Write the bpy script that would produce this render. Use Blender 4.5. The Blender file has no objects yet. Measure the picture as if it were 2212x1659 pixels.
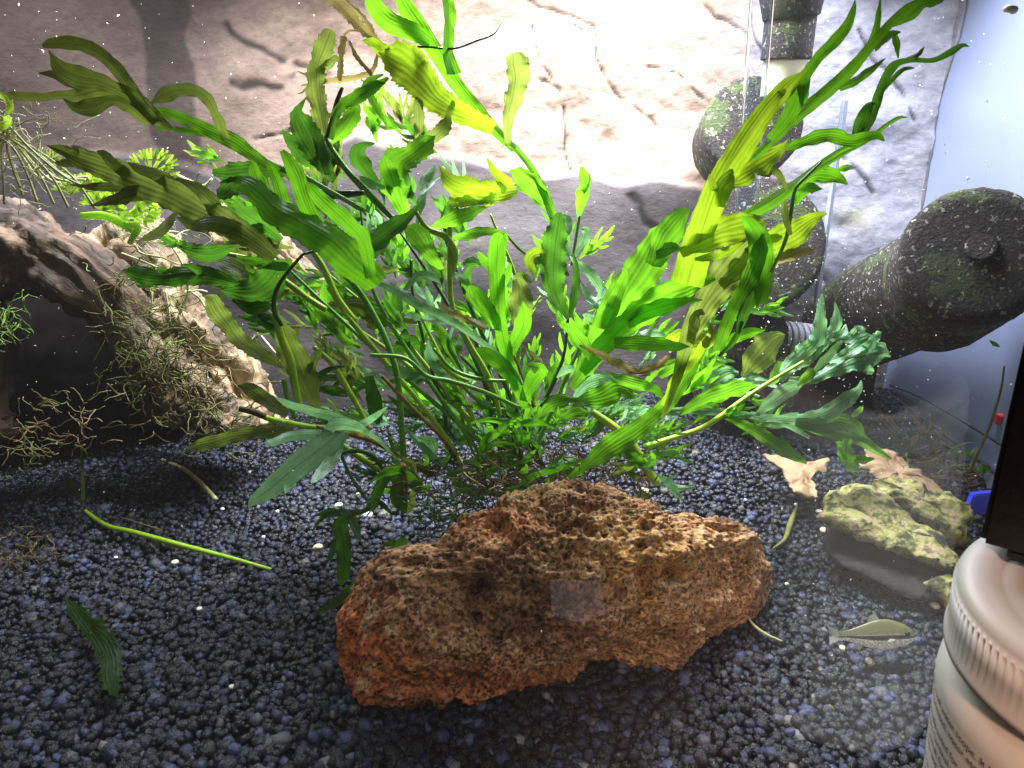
import bpy, bmesh, math, random
import numpy as np
from mathutils import Vector, Matrix
random.seed(7); rng = np.random.default_rng(7)
sc = bpy.context.scene
R = math.radians
# ---------------------------------------------------------------- camera
PITCH = R(20); FOC = 1600.0
CAM = np.array([0.0, -0.145, 0.18])
FWD = np.array([0, math.cos(PITCH), -math.sin(PITCH)]); UPV = np.array([0, math.sin(PITCH), math.cos(PITCH)]); RGT = np.array([1.0, 0, 0])
cam_d = bpy.data.cameras.new('camera'); cam = bpy.data.objects.new('camera', cam_d); sc.collection.objects.link(cam)
cam.location = CAM; cam.rotation_euler = (R(90) - PITCH, 0, 0)
cam_d.sensor_width = 36; cam_d.lens = 36 * FOC / 2212; cam_d.clip_start = 0.005; cam_d.clip_end = 20
cam_d.dof.use_dof = True; cam_d.dof.focus_distance = 0.30; cam_d.dof.aperture_fstop = 64
sc.camera = cam
# ---------------------------------------------------------------- world and lamps
w = bpy.data.worlds.new('World'); sc.world = w; w.use_nodes = True
w.node_tree.nodes['Background'].inputs[0].default_value = (0.66, 0.50, 0.44, 1); w.node_tree.nodes['Background'].inputs[1].default_value = 0.078
def area(name, loc, aim, sx, sy, power, col):
    l = bpy.data.lights.new(name, 'AREA'); l.shape = 'RECTANGLE'; l.size = sx; l.size_y = sy; l.energy = power; l.color = col; l.spread = R(126)
    o = bpy.data.objects.new(name, l); sc.collection.objects.link(o); o.location = loc
    o.rotation_euler = (Vector(aim) - Vector(loc)).to_track_quat('-Z', 'Y').to_euler(); return o
area('tank_lamp', (0.05, 0.240, 0.300), (0.05, 0.225, 0.0), 0.20, 0.05, 2.0, (0.93, 0.955, 1.0))
area('tank_lamp_bar', (0.0, 0.228, 0.288), (0.0, 0.222, 0.0), 0.62, 0.04, 2.9, (0.86, 0.92, 1.0))
l = bpy.data.lights.new('room_lamp', 'SPOT'); l.energy = 20.0; l.color = (1.0, .62, .43); l.spot_size = R(17); l.spot_blend = .5; l.shadow_soft_size = .03
o = bpy.data.objects.new('room_lamp', l); sc.collection.objects.link(o); o.location = (-.02, -.62, .48); o.rotation_euler = (Vector((.090, -.085, .035)) - o.location).to_track_quat('-Z', 'Y').to_euler()
sc.view_settings.view_transform = 'Standard'; sc.view_settings.look = 'None'; sc.view_settings.exposure = 0; sc.view_settings.gamma = 1
# ---------------------------------------------------------------- helpers
FR = {'P': (0, 0, 1), 'A': (0, 0, .35), 'B': (664, 0, .35), 'C': (1438, 0, .35), 'D': (0, 525.4, .35), 'E': (663.7, 525.4, .35), 'F': (1438, 525.4, .35),
      'G': (0, 1078.5, .35), 'H': (663.7, 1023.1, .35), 'I': (1438, 1078.5, .35)}
def W(px, py, Y):
    """point of the world plane y = Y seen in direction (px, py) of a 2212 wide picture"""
    d = FWD * FOC + RGT * (px - 1106) + UPV * (829.5 - py)
    return CAM + d * ((Y - CAM[1]) / d[1])
def depth(p): return float(np.dot(np.asarray(p) - CAM, FWD))
def proj(p):
    q = np.asarray(p) - CAM; dd = q @ FWD
    return 1106 + FOC * (q @ RGT) / dd, 829.5 - FOC * (q @ UPV) / dd
def ground(px, py, z=0.0):
    d = FWD * FOC + RGT * (px - 1106) + UPV * (829.5 - py)
    return CAM + d * ((z - CAM[2]) / d[2])
def _h(i, j, k, s):
    h = (i * 374761393 + j * 668265263 + k * 2147483647 + s * 974634777).astype(np.int64) & 0x7fffffff
    h = ((h ^ (h >> 13)) * 1274126177) & 0x7fffffff
    h = (h ^ (h >> 16)) & 0xffff
    return h / 65535.0
def vn(p, s=0):
    p = np.asarray(p, float); i = np.floor(p).astype(np.int64); f = p - i; f = f * f * (3 - 2 * f); o = 0
    for a in (0, 1):
        for b in (0, 1):
            for c in (0, 1):
                wt = (f[:, 0] if a else 1 - f[:, 0]) * (f[:, 1] if b else 1 - f[:, 1]) * (f[:, 2] if c else 1 - f[:, 2])
                o = o + wt * _h(i[:, 0] + a, i[:, 1] + b, i[:, 2] + c, s)
    return o * 2 - 1
def fbm(p, n=4, s=0, g=.5):
    o = 0; a = 1
    for k in range(n): o = o + a * vn(p * 2.03 ** k + 7.1 * k, s + k); a *= g
    return o
def worley(p, s=0):
    p = np.asarray(p, float); i = np.floor(p).astype(np.int64); best = np.full(len(p), 9.0); bid = np.zeros(len(p))
    for a in (-1, 0, 1):
        for b in (-1, 0, 1):
            for c in (-1, 0, 1):
                q = i + np.array([a, b, c]); h = [_h(q[:, 0], q[:, 1], q[:, 2], s + t) for t in range(4)]
                d = np.sqrt((q[:, 0] + h[0] - p[:, 0]) ** 2 + (q[:, 1] + h[1] - p[:, 1]) ** 2 + (q[:, 2] + h[2] - p[:, 2]) ** 2)
                m = d < best; best = np.where(m, d, best); bid = np.where(m, h[3], bid)
    return best, bid
def sstep(a, b, x): t = np.clip((x - a) / (b - a), 0, 1); return t * t * (3 - 2 * t)
def crom(pts, n):
    P = np.asarray(pts, float)
    if len(P) == 2: return P[0] + (P[1] - P[0]) * np.linspace(0, 1, n)[:, None]
    Q = np.vstack([2 * P[0] - P[1], P, 2 * P[-1] - P[-2]])
    seg = np.linalg.norm(np.diff(P[:, :2] if P.shape[1] > 2 else P, axis=0), axis=1) + 1e-9; cum = np.concatenate([[0], np.cumsum(seg)]); t = np.linspace(0, cum[-1], n)
    k = np.clip(np.searchsorted(cum, t, 'right') - 1, 0, len(P) - 2); u = ((t - cum[k]) / seg[k])[:, None]
    a, b, c, d = Q[k], Q[k + 1], Q[k + 2], Q[k + 3]
    return .5 * ((2 * b) + (-a + c) * u + (2 * a - 5 * b + 4 * c - d) * u ** 2 + (-a + 3 * b - 3 * c + d) * u ** 3)
class MB:
    def __init__(s): s.v = []; s.f = []; s.uv = []; s.n = 0; s.c = []
    def add(s, v, f, uv=None, c=None):
        v = np.asarray(v, float); s.v.append(v); s.f += [tuple(int(i) + s.n for i in q) for q in f]
        s.uv.append(np.zeros((len(v), 2)) if uv is None else np.asarray(uv)); s.c.append(np.tile([1., 1, 1], (len(v), 1)) if c is None else np.asarray(c)); s.n += len(v)
    def grid(s, v, nu, nv, uv=None, c=None, wrap=False):
        f = []
        for i in range(nu - 1):
            for j in range(nv - (0 if wrap else 1)):
                j2 = (j + 1) % nv; f.append((i * nv + j, i * nv + j2, (i + 1) * nv + j2, (i + 1) * nv + j))
        s.add(v, f, uv, c)
    def box(s, lo, hi):
        x0, y0, z0 = lo; x1, y1, z1 = hi
        s.add([(x0, y0, z0), (x1, y0, z0), (x1, y1, z0), (x0, y1, z0), (x0, y0, z1), (x1, y0, z1), (x1, y1, z1), (x0, y1, z1)],
              [(0, 3, 2, 1), (4, 5, 6, 7), (0, 1, 5, 4), (1, 2, 6, 5), (2, 3, 7, 6), (3, 0, 4, 7)])
    def build(s, name, mat=None, parent=None, smooth=True, col=False, kind=None):
        me = bpy.data.meshes.new(name); V = np.vstack(s.v); me.from_pydata(V.tolist(), [], s.f)
        uvl = me.uv_layers.new(name='UVMap'); U = np.vstack(s.uv); li = np.zeros(len(me.loops), np.int32); me.loops.foreach_get('vertex_index', li)
        uvl.data.foreach_set('uv', U[li].astype(np.float32).ravel())
        if col:
            a = me.color_attributes.new('Col', 'FLOAT_COLOR', 'POINT'); C = np.hstack([np.vstack(s.c), np.ones((s.n, 1))]); a.data.foreach_set('color', C.astype(np.float32).ravel())
        if smooth: me.polygons.foreach_set('use_smooth', [True] * len(me.polygons))
        if mat: me.materials.append(mat)
        me.update(); o = bpy.data.objects.new(name, me); sc.collection.objects.link(o)
        if parent: o.parent = parent; o.matrix_parent_inverse = Matrix.Translation(-Vector(parent.location))
        if kind: o['kind'] = kind
        return o
def thing(name, label, cat, loc, group=None):
    o = bpy.data.objects.new(name, None); sc.collection.objects.link(o); o.location = [float(c) for c in loc]; o.empty_display_size = .01
    return tag(o, label, cat, group)
def tag(o, label=None, cat=None, group=None, kind=None):
    if label: o['label'] = label
    if cat: o['category'] = cat
    if group: o['group'] = group
    if kind: o['kind'] = kind
    return o
def tube_mesh(mb, P3, rad, sides=8, cap=True):
    P3 = np.asarray(P3, float); n = len(P3); rad = np.broadcast_to(np.asarray(rad, float), (n,))
    T = np.gradient(P3, axis=0); T /= np.linalg.norm(T, axis=1)[:, None] + 1e-12
    ref = np.array([0.13, 0.9, 0.37]); A = np.zeros((n, 3)); a = np.cross(T[0], ref); a /= np.linalg.norm(a) + 1e-12
    for i in range(n):
        a = a - T[i] * (a @ T[i]); a /= np.linalg.norm(a) + 1e-12; A[i] = a
    B = np.cross(T, A); ph = np.linspace(0, 2 * math.pi, sides, endpoint=False)
    V = P3[:, None, :] + rad[:, None, None] * (A[:, None, :] * np.cos(ph)[None, :, None] + B[:, None, :] * np.sin(ph)[None, :, None])
    arc = np.concatenate([[0], np.cumsum(np.linalg.norm(np.diff(P3, axis=0), axis=1))])
    uv = np.stack(np.broadcast_arrays((ph / math.pi - 1)[None, :], arc[:, None] * 100), -1).reshape(-1, 2)
    mb.grid(V.reshape(-1, 3), n, sides, uv, wrap=True)
    if cap:
        b = mb.n - n * sides
        mb.f.append(tuple(b + j for j in reversed(range(sides)))); mb.f.append(tuple(b + (n - 1) * sides + j for j in range(sides)))
def cpts(fr, s, Y0, Y1, n, bow=0.0):
    """control points 'x,y,w x,y,w ...' of a zoomed frame -> world points and widths in metres"""
    ox, oy, k = FR[fr]; C = np.array([[float(a) for a in t.split(',')] for t in s.split()]); C = np.stack([ox + C[:, 0] * k, oy + C[:, 1] * k, C[:, 2] * k], 1)
    S = crom(C, n); t = np.linspace(0, 1, n); Y = Y0 + (Y1 - Y0) * t + bow * np.sin(t * math.pi)
    P3 = np.array([W(a, b, y) for a, b, y in zip(S[:, 0], S[:, 1], Y)]); dd = (P3 - CAM) @ FWD
    return P3, np.maximum(S[:, 2], 0.5) * dd / FOC, C
def plen(fr, s):
    k = FR[fr][2]; C = np.array([[float(a) for a in t.split(',')] for t in s.split()]); return np.linalg.norm(np.diff(C[:, :2], axis=0), axis=1).sum() * k
def strip(mb, fr, s, Y0, Y1, roll=0.0, fold=0.18, teeth=0.0, ruf=0.05, bow=0.0, cols=7):
    L = plen(fr, s); n = int(np.clip(L / 5, 9, 64)); P3, wd, C = cpts(fr, s, Y0, Y1, n, bow)
    T = np.gradient(P3, axis=0); T /= np.linalg.norm(T, axis=1)[:, None] + 1e-12
    V = P3 - CAM; V /= np.linalg.norm(V, axis=1)[:, None]; A = np.cross(T, V); A /= np.linalg.norm(A, axis=1)[:, None] + 1e-12; N = np.cross(A, T)
    t = np.linspace(0, 1, n); sd = random.random() * 50
    rr = roll + 0.5 * vn(np.stack([t * 2.5 + sd, t * 0, t * 0], 1), 3)
    hw = wd * .87 / 2 / np.maximum(np.cos(rr), .62)
    tip = C[-1, 2] < 14 or True
    hw = hw * (1 - .75 * sstep(.88, 1.0, t)) if C[-1, 2] > 12 else hw
    A2 = A * np.cos(rr)[:, None] + N * np.sin(rr)[:, None]; N2 = np.cross(A2, T)
    us = np.linspace(-1, 1, cols); rows = []; uvs = []
    arc = np.concatenate([[0], np.cumsum(np.linalg.norm(np.diff(P3, axis=0), axis=1))])
    per = max(3, int(L / 14)); fs = fold * random.choice((-1, 1))
    for j, u in enumerate(us):
        e = abs(u) ** 3; side = 1 if u > 0 else -1
        th = ((t * per + (0.37 if side > 0 else 0) + .3 * vn(np.stack([t * 9 + sd, t * 0 + side, t * 0], 1), 5)) % 1.0)
        wv = 1 + e * (teeth * 1.5 * (th ** 2 - .35) + .10 * vn(np.stack([t * 7 + sd, t * 0 + side * 3, t * 0], 1), 9))
        q = P3 + A2 * (u * hw * wv)[:, None] + T * (e * teeth * .9 * hw * th ** 2)[:, None]
        z = fs * abs(u) * hw + ruf * hw * e * 2.0 * np.sin(t * max(3, L / 16) * 2.1 + side * 1.3 + sd) + .14 * hw * vn(np.stack([t * 6 + sd, t * 0 + u * 1.5, t * 0], 1), 2)
        rows.append(q + N2 * z[:, None]); uvs.append(np.stack([np.full(n, u), arc * 100], 1))
    G = np.stack(rows, 1).reshape(-1, 3); U = np.stack(uvs, 1).reshape(-1, 2); mb.grid(G, n, cols, U)
def stalk(mb, fr, s, Y0, Y1, bow=0.0, sides=8, k=1.0):
    n = int(np.clip(plen(fr, s) / 6, 8, 60)); P3, wd, C = cpts(fr, s, Y0, Y1, n, bow); tube_mesh(mb, P3, wd / 2 * k, sides)
# ---------------------------------------------------------------- materials
def mat(name): m = bpy.data.materials.new(name); m.use_nodes = True; nt = m.node_tree; return m, nt, nt.nodes['Principled BSDF'], nt.nodes['Material Output']
def nd(nt, t, **k):
    n = nt.nodes.new(t)
    for a, b in k.items():
        if a.startswith('i_'): n.inputs[a[2:].replace('_', ' ')].default_value = b
        else: setattr(n, a, b)
    return n
def ramp(nt, fac, stops):
    r = nt.nodes.new('ShaderNodeValToRGB'); el = r.color_ramp.elements
    while len(el) < len(stops): el.new(.5)
    for e, (p, c) in zip(el, stops): e.position = p; e.color = (*c, 1)
    nt.links.new(fac, r.inputs[0]); return r.outputs[0]
def noise(nt, scale, detail=4, rough=.6, vec=None, dist=0):
    n = nd(nt, 'ShaderNodeTexNoise'); n.inputs['Scale'].default_value = scale; n.inputs['Detail'].default_value = detail; n.inputs['Roughness'].default_value = rough; n.inputs['Distortion'].default_value = dist
    if vec is None: vec = nd(nt, 'ShaderNodeTexCoord').outputs['Object']
    nt.links.new(vec, n.inputs['Vector']); return n.outputs['Fac']
def mixc(nt, fac, a, b, mode='MIX'):
    m = nt.nodes.new('ShaderNodeMix'); m.data_type = 'RGBA'; m.blend_type = mode
    for v, i in ((fac, 0), (a, 6), (b, 7)):
        if hasattr(v, 'is_output'): nt.links.new(v, m.inputs[i])
        else: m.inputs[i].default_value = v if i == 0 else (*v, 1)
    return m.outputs[2]
def math_(nt, op, a, b=None, clamp=False):
    m = nt.nodes.new('ShaderNodeMath'); m.operation = op; m.use_clamp = clamp
    for i, v in enumerate((a, b)):
        if v is None: continue
        if hasattr(v, 'is_output'): nt.links.new(v, m.inputs[i])
        else: m.inputs[i].default_value = v
    return m.outputs[0]
def bump(nt, h, bs, strength=.5, dist=.001):
    b = nd(nt, 'ShaderNodeBump'); b.inputs['Strength'].default_value = strength; b.inputs['Distance'].default_value = dist
    nt.links.new(h, b.inputs['Height']); nt.links.new(b.outputs[0], bs.inputs['Normal']); return b
def simple(name, c1, c2=None, scale=200, rough=.5, spec=.4, bs=.3, bd=.0005, coat=0):
    m, nt, b, o = mat(name); c2 = c2 or tuple(x * .7 for x in c1); n = noise(nt, scale, 5)
    nt.links.new(ramp(nt, n, [(.3, c1), (.7, c2)]), b.inputs['Base Color']); b.inputs['Roughness'].default_value = rough; b.inputs['Specular IOR Level'].default_value = spec
    if bs: bump(nt, n, b, bs, bd)
    return m
def leafmat(name, dark, light, trans, rough=.38, tw=.68, speck=.25, sheen=0.0):
    """wet leaf: streaky veins along the blade, translucent blade, algae specks"""
    m, nt, b, o = mat(name); L = nt.links
    uv = nd(nt, 'ShaderNodeUVMap'); sep = nd(nt, 'ShaderNodeSeparateXYZ'); L.new(uv.outputs[0], sep.inputs[0])
    u, v = sep.outputs[0], sep.outputs[1]; au = math_(nt, 'ABSOLUTE', u)
    n1 = noise(nt, 900, 3); n0 = noise(nt, 90, 3)
    # slanted side veins
    ph = math_(nt, 'ADD', math_(nt, 'MULTIPLY', au, 19.0), math_(nt, 'MULTIPLY', v, -1.7)); ph = math_(nt, 'ADD', ph, math_(nt, 'MULTIPLY', n0, 7.0))
    vein = math_(nt, 'SINE', ph); vein = math_(nt, 'MULTIPLY', math_(nt, 'ADD', vein, 1.0), .5); vein3 = math_(nt, 'POWER', vein, 3.0)
    mid = math_(nt, 'SUBTRACT', 1.0, math_(nt, 'MULTIPLY', au, 9.0), True)
    oi = nd(nt, 'ShaderNodeObjectInfo')
    fac = math_(nt, 'ADD', math_(nt, 'MULTIPLY', vein3, .2), math_(nt, 'MULTIPLY', n0, .75)); fac = math_(nt, 'ADD', fac, math_(nt, 'MULTIPLY', math_(nt, 'SUBTRACT', oi.outputs['Random'], .5), .5), True)
    col = mixc(nt, fac, dark, light); col = mixc(nt, math_(nt, 'MULTIPLY', mid, .5), col, tuple(x * .45 for x in dark))
    edge = math_(nt, 'MULTIPLY', math_(nt, 'SUBTRACT', au, .9, True), 5.0, True); col = mixc(nt, edge, col, tuple(x * .5 for x in dark))
    sp = math_(nt, 'GREATER_THAN', n1, .60); col = mixc(nt, math_(nt, 'MULTIPLY', sp, speck), col, (.02, .03, .01)); n4 = noise(nt, 1600, 4, .8); col = mixc(nt, math_(nt, 'MULTIPLY', math_(nt, 'GREATER_THAN', n4, .555), .28), col, (.22, .30, .12)); col = mixc(nt, math_(nt, 'MULTIPLY', math_(nt, 'LESS_THAN', n4, .44), .4), col, (.012, .03, .008))
    L.new(col, b.inputs['Base Color']); b.inputs['Roughness'].default_value = rough; b.inputs['Specular IOR Level'].default_value = .4 if sheen else .22
    b.inputs['Coat Weight'].default_value = sheen; b.inputs['Coat Roughness'].default_value = .35
    h = math_(nt, 'ADD', math_(nt, 'MULTIPLY', vein, .8), math_(nt, 'MULTIPLY', n1, .5)); bp = bump(nt, h, b, .35, .0003)
    tr = nd(nt, 'ShaderNodeBsdfTranslucent'); tcol = mixc(nt, fac, tuple(x * .55 for x in trans), trans); tcol = mixc(nt, math_(nt, 'MULTIPLY', mid, .6), tcol, tuple(x * .3 for x in trans)); tcol = mixc(nt, edge, tcol, tuple(x * .35 for x in trans))
    L.new(tcol, tr.inputs[0]); L.new(bp.outputs[0], tr.inputs['Normal'])
    mx = nd(nt, 'ShaderNodeMixShader'); mx.inputs[0].default_value = tw; L.new(b.outputs[0], mx.inputs[1]); L.new(tr.outputs[0], mx.inputs[2]); L.new(mx.outputs[0], o.inputs[0]); return m
M = {}
M['bright'] = leafmat('leaf_bright', (.03, .15, .005), (.09, .31, .012), (.20, .58, .015))
M['mid'] = leafmat('leaf_mid', (.028, .12, .008), (.08, .24, .014), (.17, .46, .015))
M['dark'] = leafmat('leaf_dark', (.018, .075, .010), (.048, .15, .014), (.085, .26, .015), speck=.5)
M['olive'] = leafmat('leaf_olive', (.065, .095, .018), (.16, .20, .055), (.26, .35, .05), speck=.4)
M['yellow'] = leafmat('leaf_yellow', (.08, .16, .006), (.18, .27, .012), (.40, .62, .02), tw=.66)
M['pale'] = leafmat('leaf_pale', (.09, .28, .10), (.32, .58, .34), (.32, .66, .24), tw=.48, sheen=.5, speck=.5)
M['brownleaf'] = leafmat('leaf_decayed', (.16, .12, .04), (.34, .28, .10), (.42, .34, .10), tw=.5, speck=.7)
M['stem'] = simple('stem_green', (.15, .40, .02), (.07, .25, .015), 120, .35, .5, .3)
M['stemy'] = simple('stem_yellow_green', (.40, .56, .02), (.20, .42, .02), 150, .35, .5, .4)
M['stemd'] = simple('stem_dark_green', (.03, .12, .012), (.02, .07, .01), 150, .35, .5, .3)
M['stemb'] = simple('stem_brown', (.28, .20, .02), (.10, .05, .012), 260, .4, .5, .6)
M['root'] = simple('root_brown', (.09, .06, .015), (.03, .02, .008), 300, .6)
M['rootpale'] = simple('root_pale', (.62, .62, .34), (.40, .42, .14), 200, .45)
M['fernlime'] = leafmat('fern_lime', (.30, .50, .02), (.50, .70, .05), (.60, .95, .06), tw=.5, speck=.0)
# ---------------------------------------------------------------- setting: bed, walls, glass
YB = 0.30
def zg(x, y):
    """gravel height"""
    x = np.asarray(x, float); y = np.asarray(y, float); p = np.stack([x * 14, y * 14, x * 0], -1).reshape(-1, 3)
    return (0.004 * vn(p, 4)).reshape(x.shape) + 0.012 * sstep(.12, .30, y) * sstep(-.02, .12, x) + .003 * sstep(.2, .3, y)
m, nt, b, o = mat('soil_bed'); b.inputs['Base Color'].default_value = (.012, .012, .014, 1); b.inputs['Roughness'].default_value = .8; M['bed'] = m
g = MB(); xs = np.linspace(-.46, .34, 80); ys = np.linspace(.001, .32, 50); X, Y = np.meshgrid(xs, ys, indexing='ij')
g.grid(np.stack([X, Y, zg(X, Y) - .0025], -1).reshape(-1, 3), 80, 50); tag(g.build('gravel_bed', M['bed']), kind='structure')
# grains of the dark aquarium soil
m, nt, b, o = mat('gravel_grain'); geo = nd(nt, 'ShaderNodeNewGeometry'); rp = geo.outputs['Random Per Island']
c = ramp(nt, rp, [(0, (.003, .003, .004)), (.35, (.003, .004, .006)), (.60, (.006, .008, .016)), (.84, (.024, .030, .075)), (.965, (.10, .125, .26)), (.992, (.16, .14, .10)), (1, (.34, .34, .34))])
nn = noise(nt, 1500, 4, .7); c = mixc(nt, nn, c, (.012, .012, .016), 'MIX'); nt.links.new(c, b.inputs['Base Color'])
rr = math_(nt, 'ADD', math_(nt, 'MULTIPLY', nn, .40), .08); nt.links.new(rr, b.inputs['Roughness']); b.inputs['Specular IOR Level'].default_value = .5; bump(nt, nn, b, .8, .0006); M['grain'] = m
bm = bmesh.new(); bmesh.ops.create_icosphere(bm, subdivisions=1, radius=1); bm.verts.ensure_lookup_table()
IV = np.array([v.co[:] for v in bm.verts]); IF = np.array([[v.index for v in f.verts] for f in bm.faces]); bm.free()
pts = []; sp = .00255; yy = .002
while yy < .298:
    hw_ = .70 * (yy + .145) + .035; n = int(2 * hw_ / sp); x = -hw_ + (np.arange(n) + .5 * (len(pts) % 2)) * sp; x = x[x < .262]
    pts.append(np.stack([x, np.full(len(x), yy)], 1)); yy += sp * .82
pts = np.vstack(pts); pts += rng.uniform(-.9, .9, pts.shape) * sp * .42; n = len(pts)
sz = rng.uniform(.0010, .0021, n) * (1 + .45 * (rng.random(n) > .88)); 
sz *= 1.25 - .9 * np.clip(pts[:, 1], 0, .3)
Q = rng.normal(size=(n, 4)); Q /= np.linalg.norm(Q, axis=1)[:, None]; w_, x_, y_, z_ = Q.T
Rm = np.stack([1 - 2 * (y_ * y_ + z_ * z_), 2 * (x_ * y_ - z_ * w_), 2 * (x_ * z_ + y_ * w_), 2 * (x_ * y_ + z_ * w_), 1 - 2 * (x_ * x_ + z_ * z_), 2 * (y_ * z_ - x_ * w_),
               2 * (x_ * z_ - y_ * w_), 2 * (y_ * z_ + x_ * w_), 1 - 2 * (x_ * x_ + y_ * y_)], 1).reshape(n, 3, 3)
S = rng.uniform(.72, 1.25, (n, 1, 3)); V = IV[None] * S * (1 + rng.uniform(-.2, .18, (n, len(IV), 1)))
V = np.einsum('nij,nkj->nki', Rm, V) * sz[:, None, None]; V[:, :, 2] *= .85
V[:, :, 0] += pts[:, :1]; V[:, :, 1] += pts[:, 1:2]; V[:, :, 2] += (zg(pts[:, 0], pts[:, 1]) + rng.uniform(-.0012, .0011, n))[:, None]
V[:, :, 1] = np.maximum(V[:, :, 1], .0004)
far = pts[:, 1] > .165; i0 = np.nonzero(~far)[0]; nA = len(i0)
ico = IV[:12]; d2 = np.linalg.norm(ico[:, None] - ico[None], axis=2); ed = d2[d2 > .1].min() * 1.05
IF0 = np.array([[a_, b_, c_] for a_ in range(12) for b_ in range(a_ + 1, 12) for c_ in range(b_ + 1, 12) if d2[a_, b_] < ed and d2[b_, c_] < ed and d2[a_, c_] < ed])
for q_, f_ in enumerate(IF0):
    if np.dot(np.cross(ico[f_[1]] - ico[f_[0]], ico[f_[2]] - ico[f_[0]]), ico[f_[0]]) < 0: IF0[q_] = f_[::-1]
VA = V[~far].reshape(-1, 3); VB = V[far][:, :12].reshape(-1, 3); nB = int(far.sum()); V = np.vstack([VA, VB])
F = np.vstack([(IF[None] + (np.arange(nA) * len(IV))[:, None, None]).reshape(-1, 3), (IF0[None] + (np.arange(nB) * 12)[:, None, None]).reshape(-1, 3) + len(VA)])
me = bpy.data.meshes.new('gravel'); me.vertices.add(len(V)); me.vertices.foreach_set('co', V.astype(np.float32).ravel())
me.loops.add(len(F) * 3); me.loops.foreach_set('vertex_index', F.astype(np.int32).ravel()); me.polygons.add(len(F)); me.polygons.foreach_set('loop_start', np.arange(0, len(F) * 3, 3, dtype=np.int32))
me.update(calc_edges=True); me.polygons.foreach_set('use_smooth', [True] * len(F)); me.materials.append(M['grain']); gr = bpy.data.objects.new('gravel', me); sc.collection.objects.link(gr)
tag(gr, 'dark blue-grey aquarium gravel covering the tank floor', 'gravel', kind='stuff'); print('grains', n)

# back wall: moulded rock relief with a ledge and dark cracks
m, nt, b, o = mat('rock_wall'); at = nd(nt, 'ShaderNodeAttribute', attribute_name='Col'); tc = nd(nt, 'ShaderNodeTexCoord'); mp = nd(nt, 'ShaderNodeMapping'); mp.inputs['Scale'].default_value = (1, 1, 1.9); mp.inputs['Rotation'].default_value = (0, .55, 0); nt.links.new(tc.outputs['Object'], mp.inputs[0])
n1 = noise(nt, 230, 8, .7, mp.outputs[0], .4); n2 = noise(nt, 60, 4, .6, mp.outputs[0])
f = ramp(nt, n1, [(.30, (.6, .58, .62)), (.5, (.95, .95, .95)), (.72, (1.25, 1.2, 1.16))]); c = mixc(nt, .8, at.outputs['Color'], f, 'MULTIPLY')
c = mixc(nt, 1.0, c, ramp(nt, n2, [(.3, (.82, .80, .84)), (.7, (1.10, 1.08, 1.05))]), 'MULTIPLY'); nt.links.new(c, b.inputs['Base Color']); b.inputs['Roughness'].default_value = .75; b.inputs['Specular IOR Level'].default_value = .2
bump(nt, n1, b, .7, .0008); M['wall'] = m
nx, nz = 640, 300; xs = np.linspace(-.46, .32, nx); zs = np.linspace(-.03, .30, nz); X, Z = np.meshgrid(xs, zs, indexing='ij'); P = np.stack([X.ravel(), np.full(X.size, YB), Z.ravel()], 1)
q = P - CAM; dd = q @ FWD; px = 1106 + FOC * q[:, 0] / dd; py = 829.5 - FOC * (q @ UPV) / dd
PP = np.stack([px / 100, py / 100, px * 0], 1)
def pdist(px, py, pl):
    d = np.full(px.shape, 1e9)
    for (ax, ay), (bx, by) in zip(pl[:-1], pl[1:]):
        vx, vy = bx - ax, by - ay; t = np.clip(((px - ax) * vx + (py - ay) * vy) / (vx * vx + vy * vy), 0, 1); d = np.minimum(d, np.hypot(px - ax - t * vx, py - ay - t * vy))
    return d
wx = px + 14 * fbm(PP * 1.2, 3, 1); wy = py + 12 * fbm(PP * 1.2, 3, 6)
ledge_y = np.interp(wx, [-900, 300, 560, 760, 950, 1180, 1330, 1480, 1640, 1780, 2000, 2600], [380, 330, 395, 300, 335, 372, 388, 402, 450, 620, 655, 680])
low = sstep(-6, 10, wy - ledge_y)
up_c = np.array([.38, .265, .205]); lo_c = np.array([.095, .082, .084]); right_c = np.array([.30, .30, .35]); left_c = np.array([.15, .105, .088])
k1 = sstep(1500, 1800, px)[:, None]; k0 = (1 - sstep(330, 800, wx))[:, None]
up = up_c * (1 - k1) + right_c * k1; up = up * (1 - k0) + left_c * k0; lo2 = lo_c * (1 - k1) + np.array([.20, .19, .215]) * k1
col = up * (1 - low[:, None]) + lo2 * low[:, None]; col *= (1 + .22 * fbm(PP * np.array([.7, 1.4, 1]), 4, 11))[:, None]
shade_band = sstep(0, 14, 62 - np.abs(wx - np.interp(py, [0, 350, 700], [330, 375, 385]))) * (1 - sstep(330, 420, py)); col *= (1 - .62 * shade_band)[:, None]  # upright band of shade painted into the wall colour, not darker stone
cracks = [([(1130, -10), (1282, 60), (1284, 125), (1310, 165), (1340, 210), (1420, 260)], 5), ([(1150, 60), (1170, 130), (1212, 205), (1222, 300), (1238, 395)], 3.5), ([(1150, 190), (1185, 183), (1215, 205)], 6),
          ([(1540, 0), (1560, 30), (1620, 90), (1655, 120)], 5), ([(1230, 55), (1260, 85)], 3), ([(1400, 140), (1470, 160), (1560, 240), (1600, 300)], 2.6), ([(1370, 420), (1400, 470), (1440, 500)], 10), ([(1760, 380), (1830, 340), (1860, 370), (1900, 420)], 6),
          ([(1850, 60), (1900, 120), (1960, 200), (1990, 260)], 5), ([(1790, 620), (1830, 600), (1900, 560)], 4), ([(480, 50), (600, 130), (700, 160)], 8), ([(500, 170), (580, 190), (640, 170)], 9), ([(1780, 680), (1800, 730), (1850, 760)], 14), ([(560, 300), (700, 260), (780, 250)], 5)]
dep = .0015 * fbm(PP * 1.6, 5, 21) * (1 - .65 * np.clip(low + k0[:, 0], 0, 1)) + .006 * fbm(PP * .35, 2, 31) - .004 * low
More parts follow.
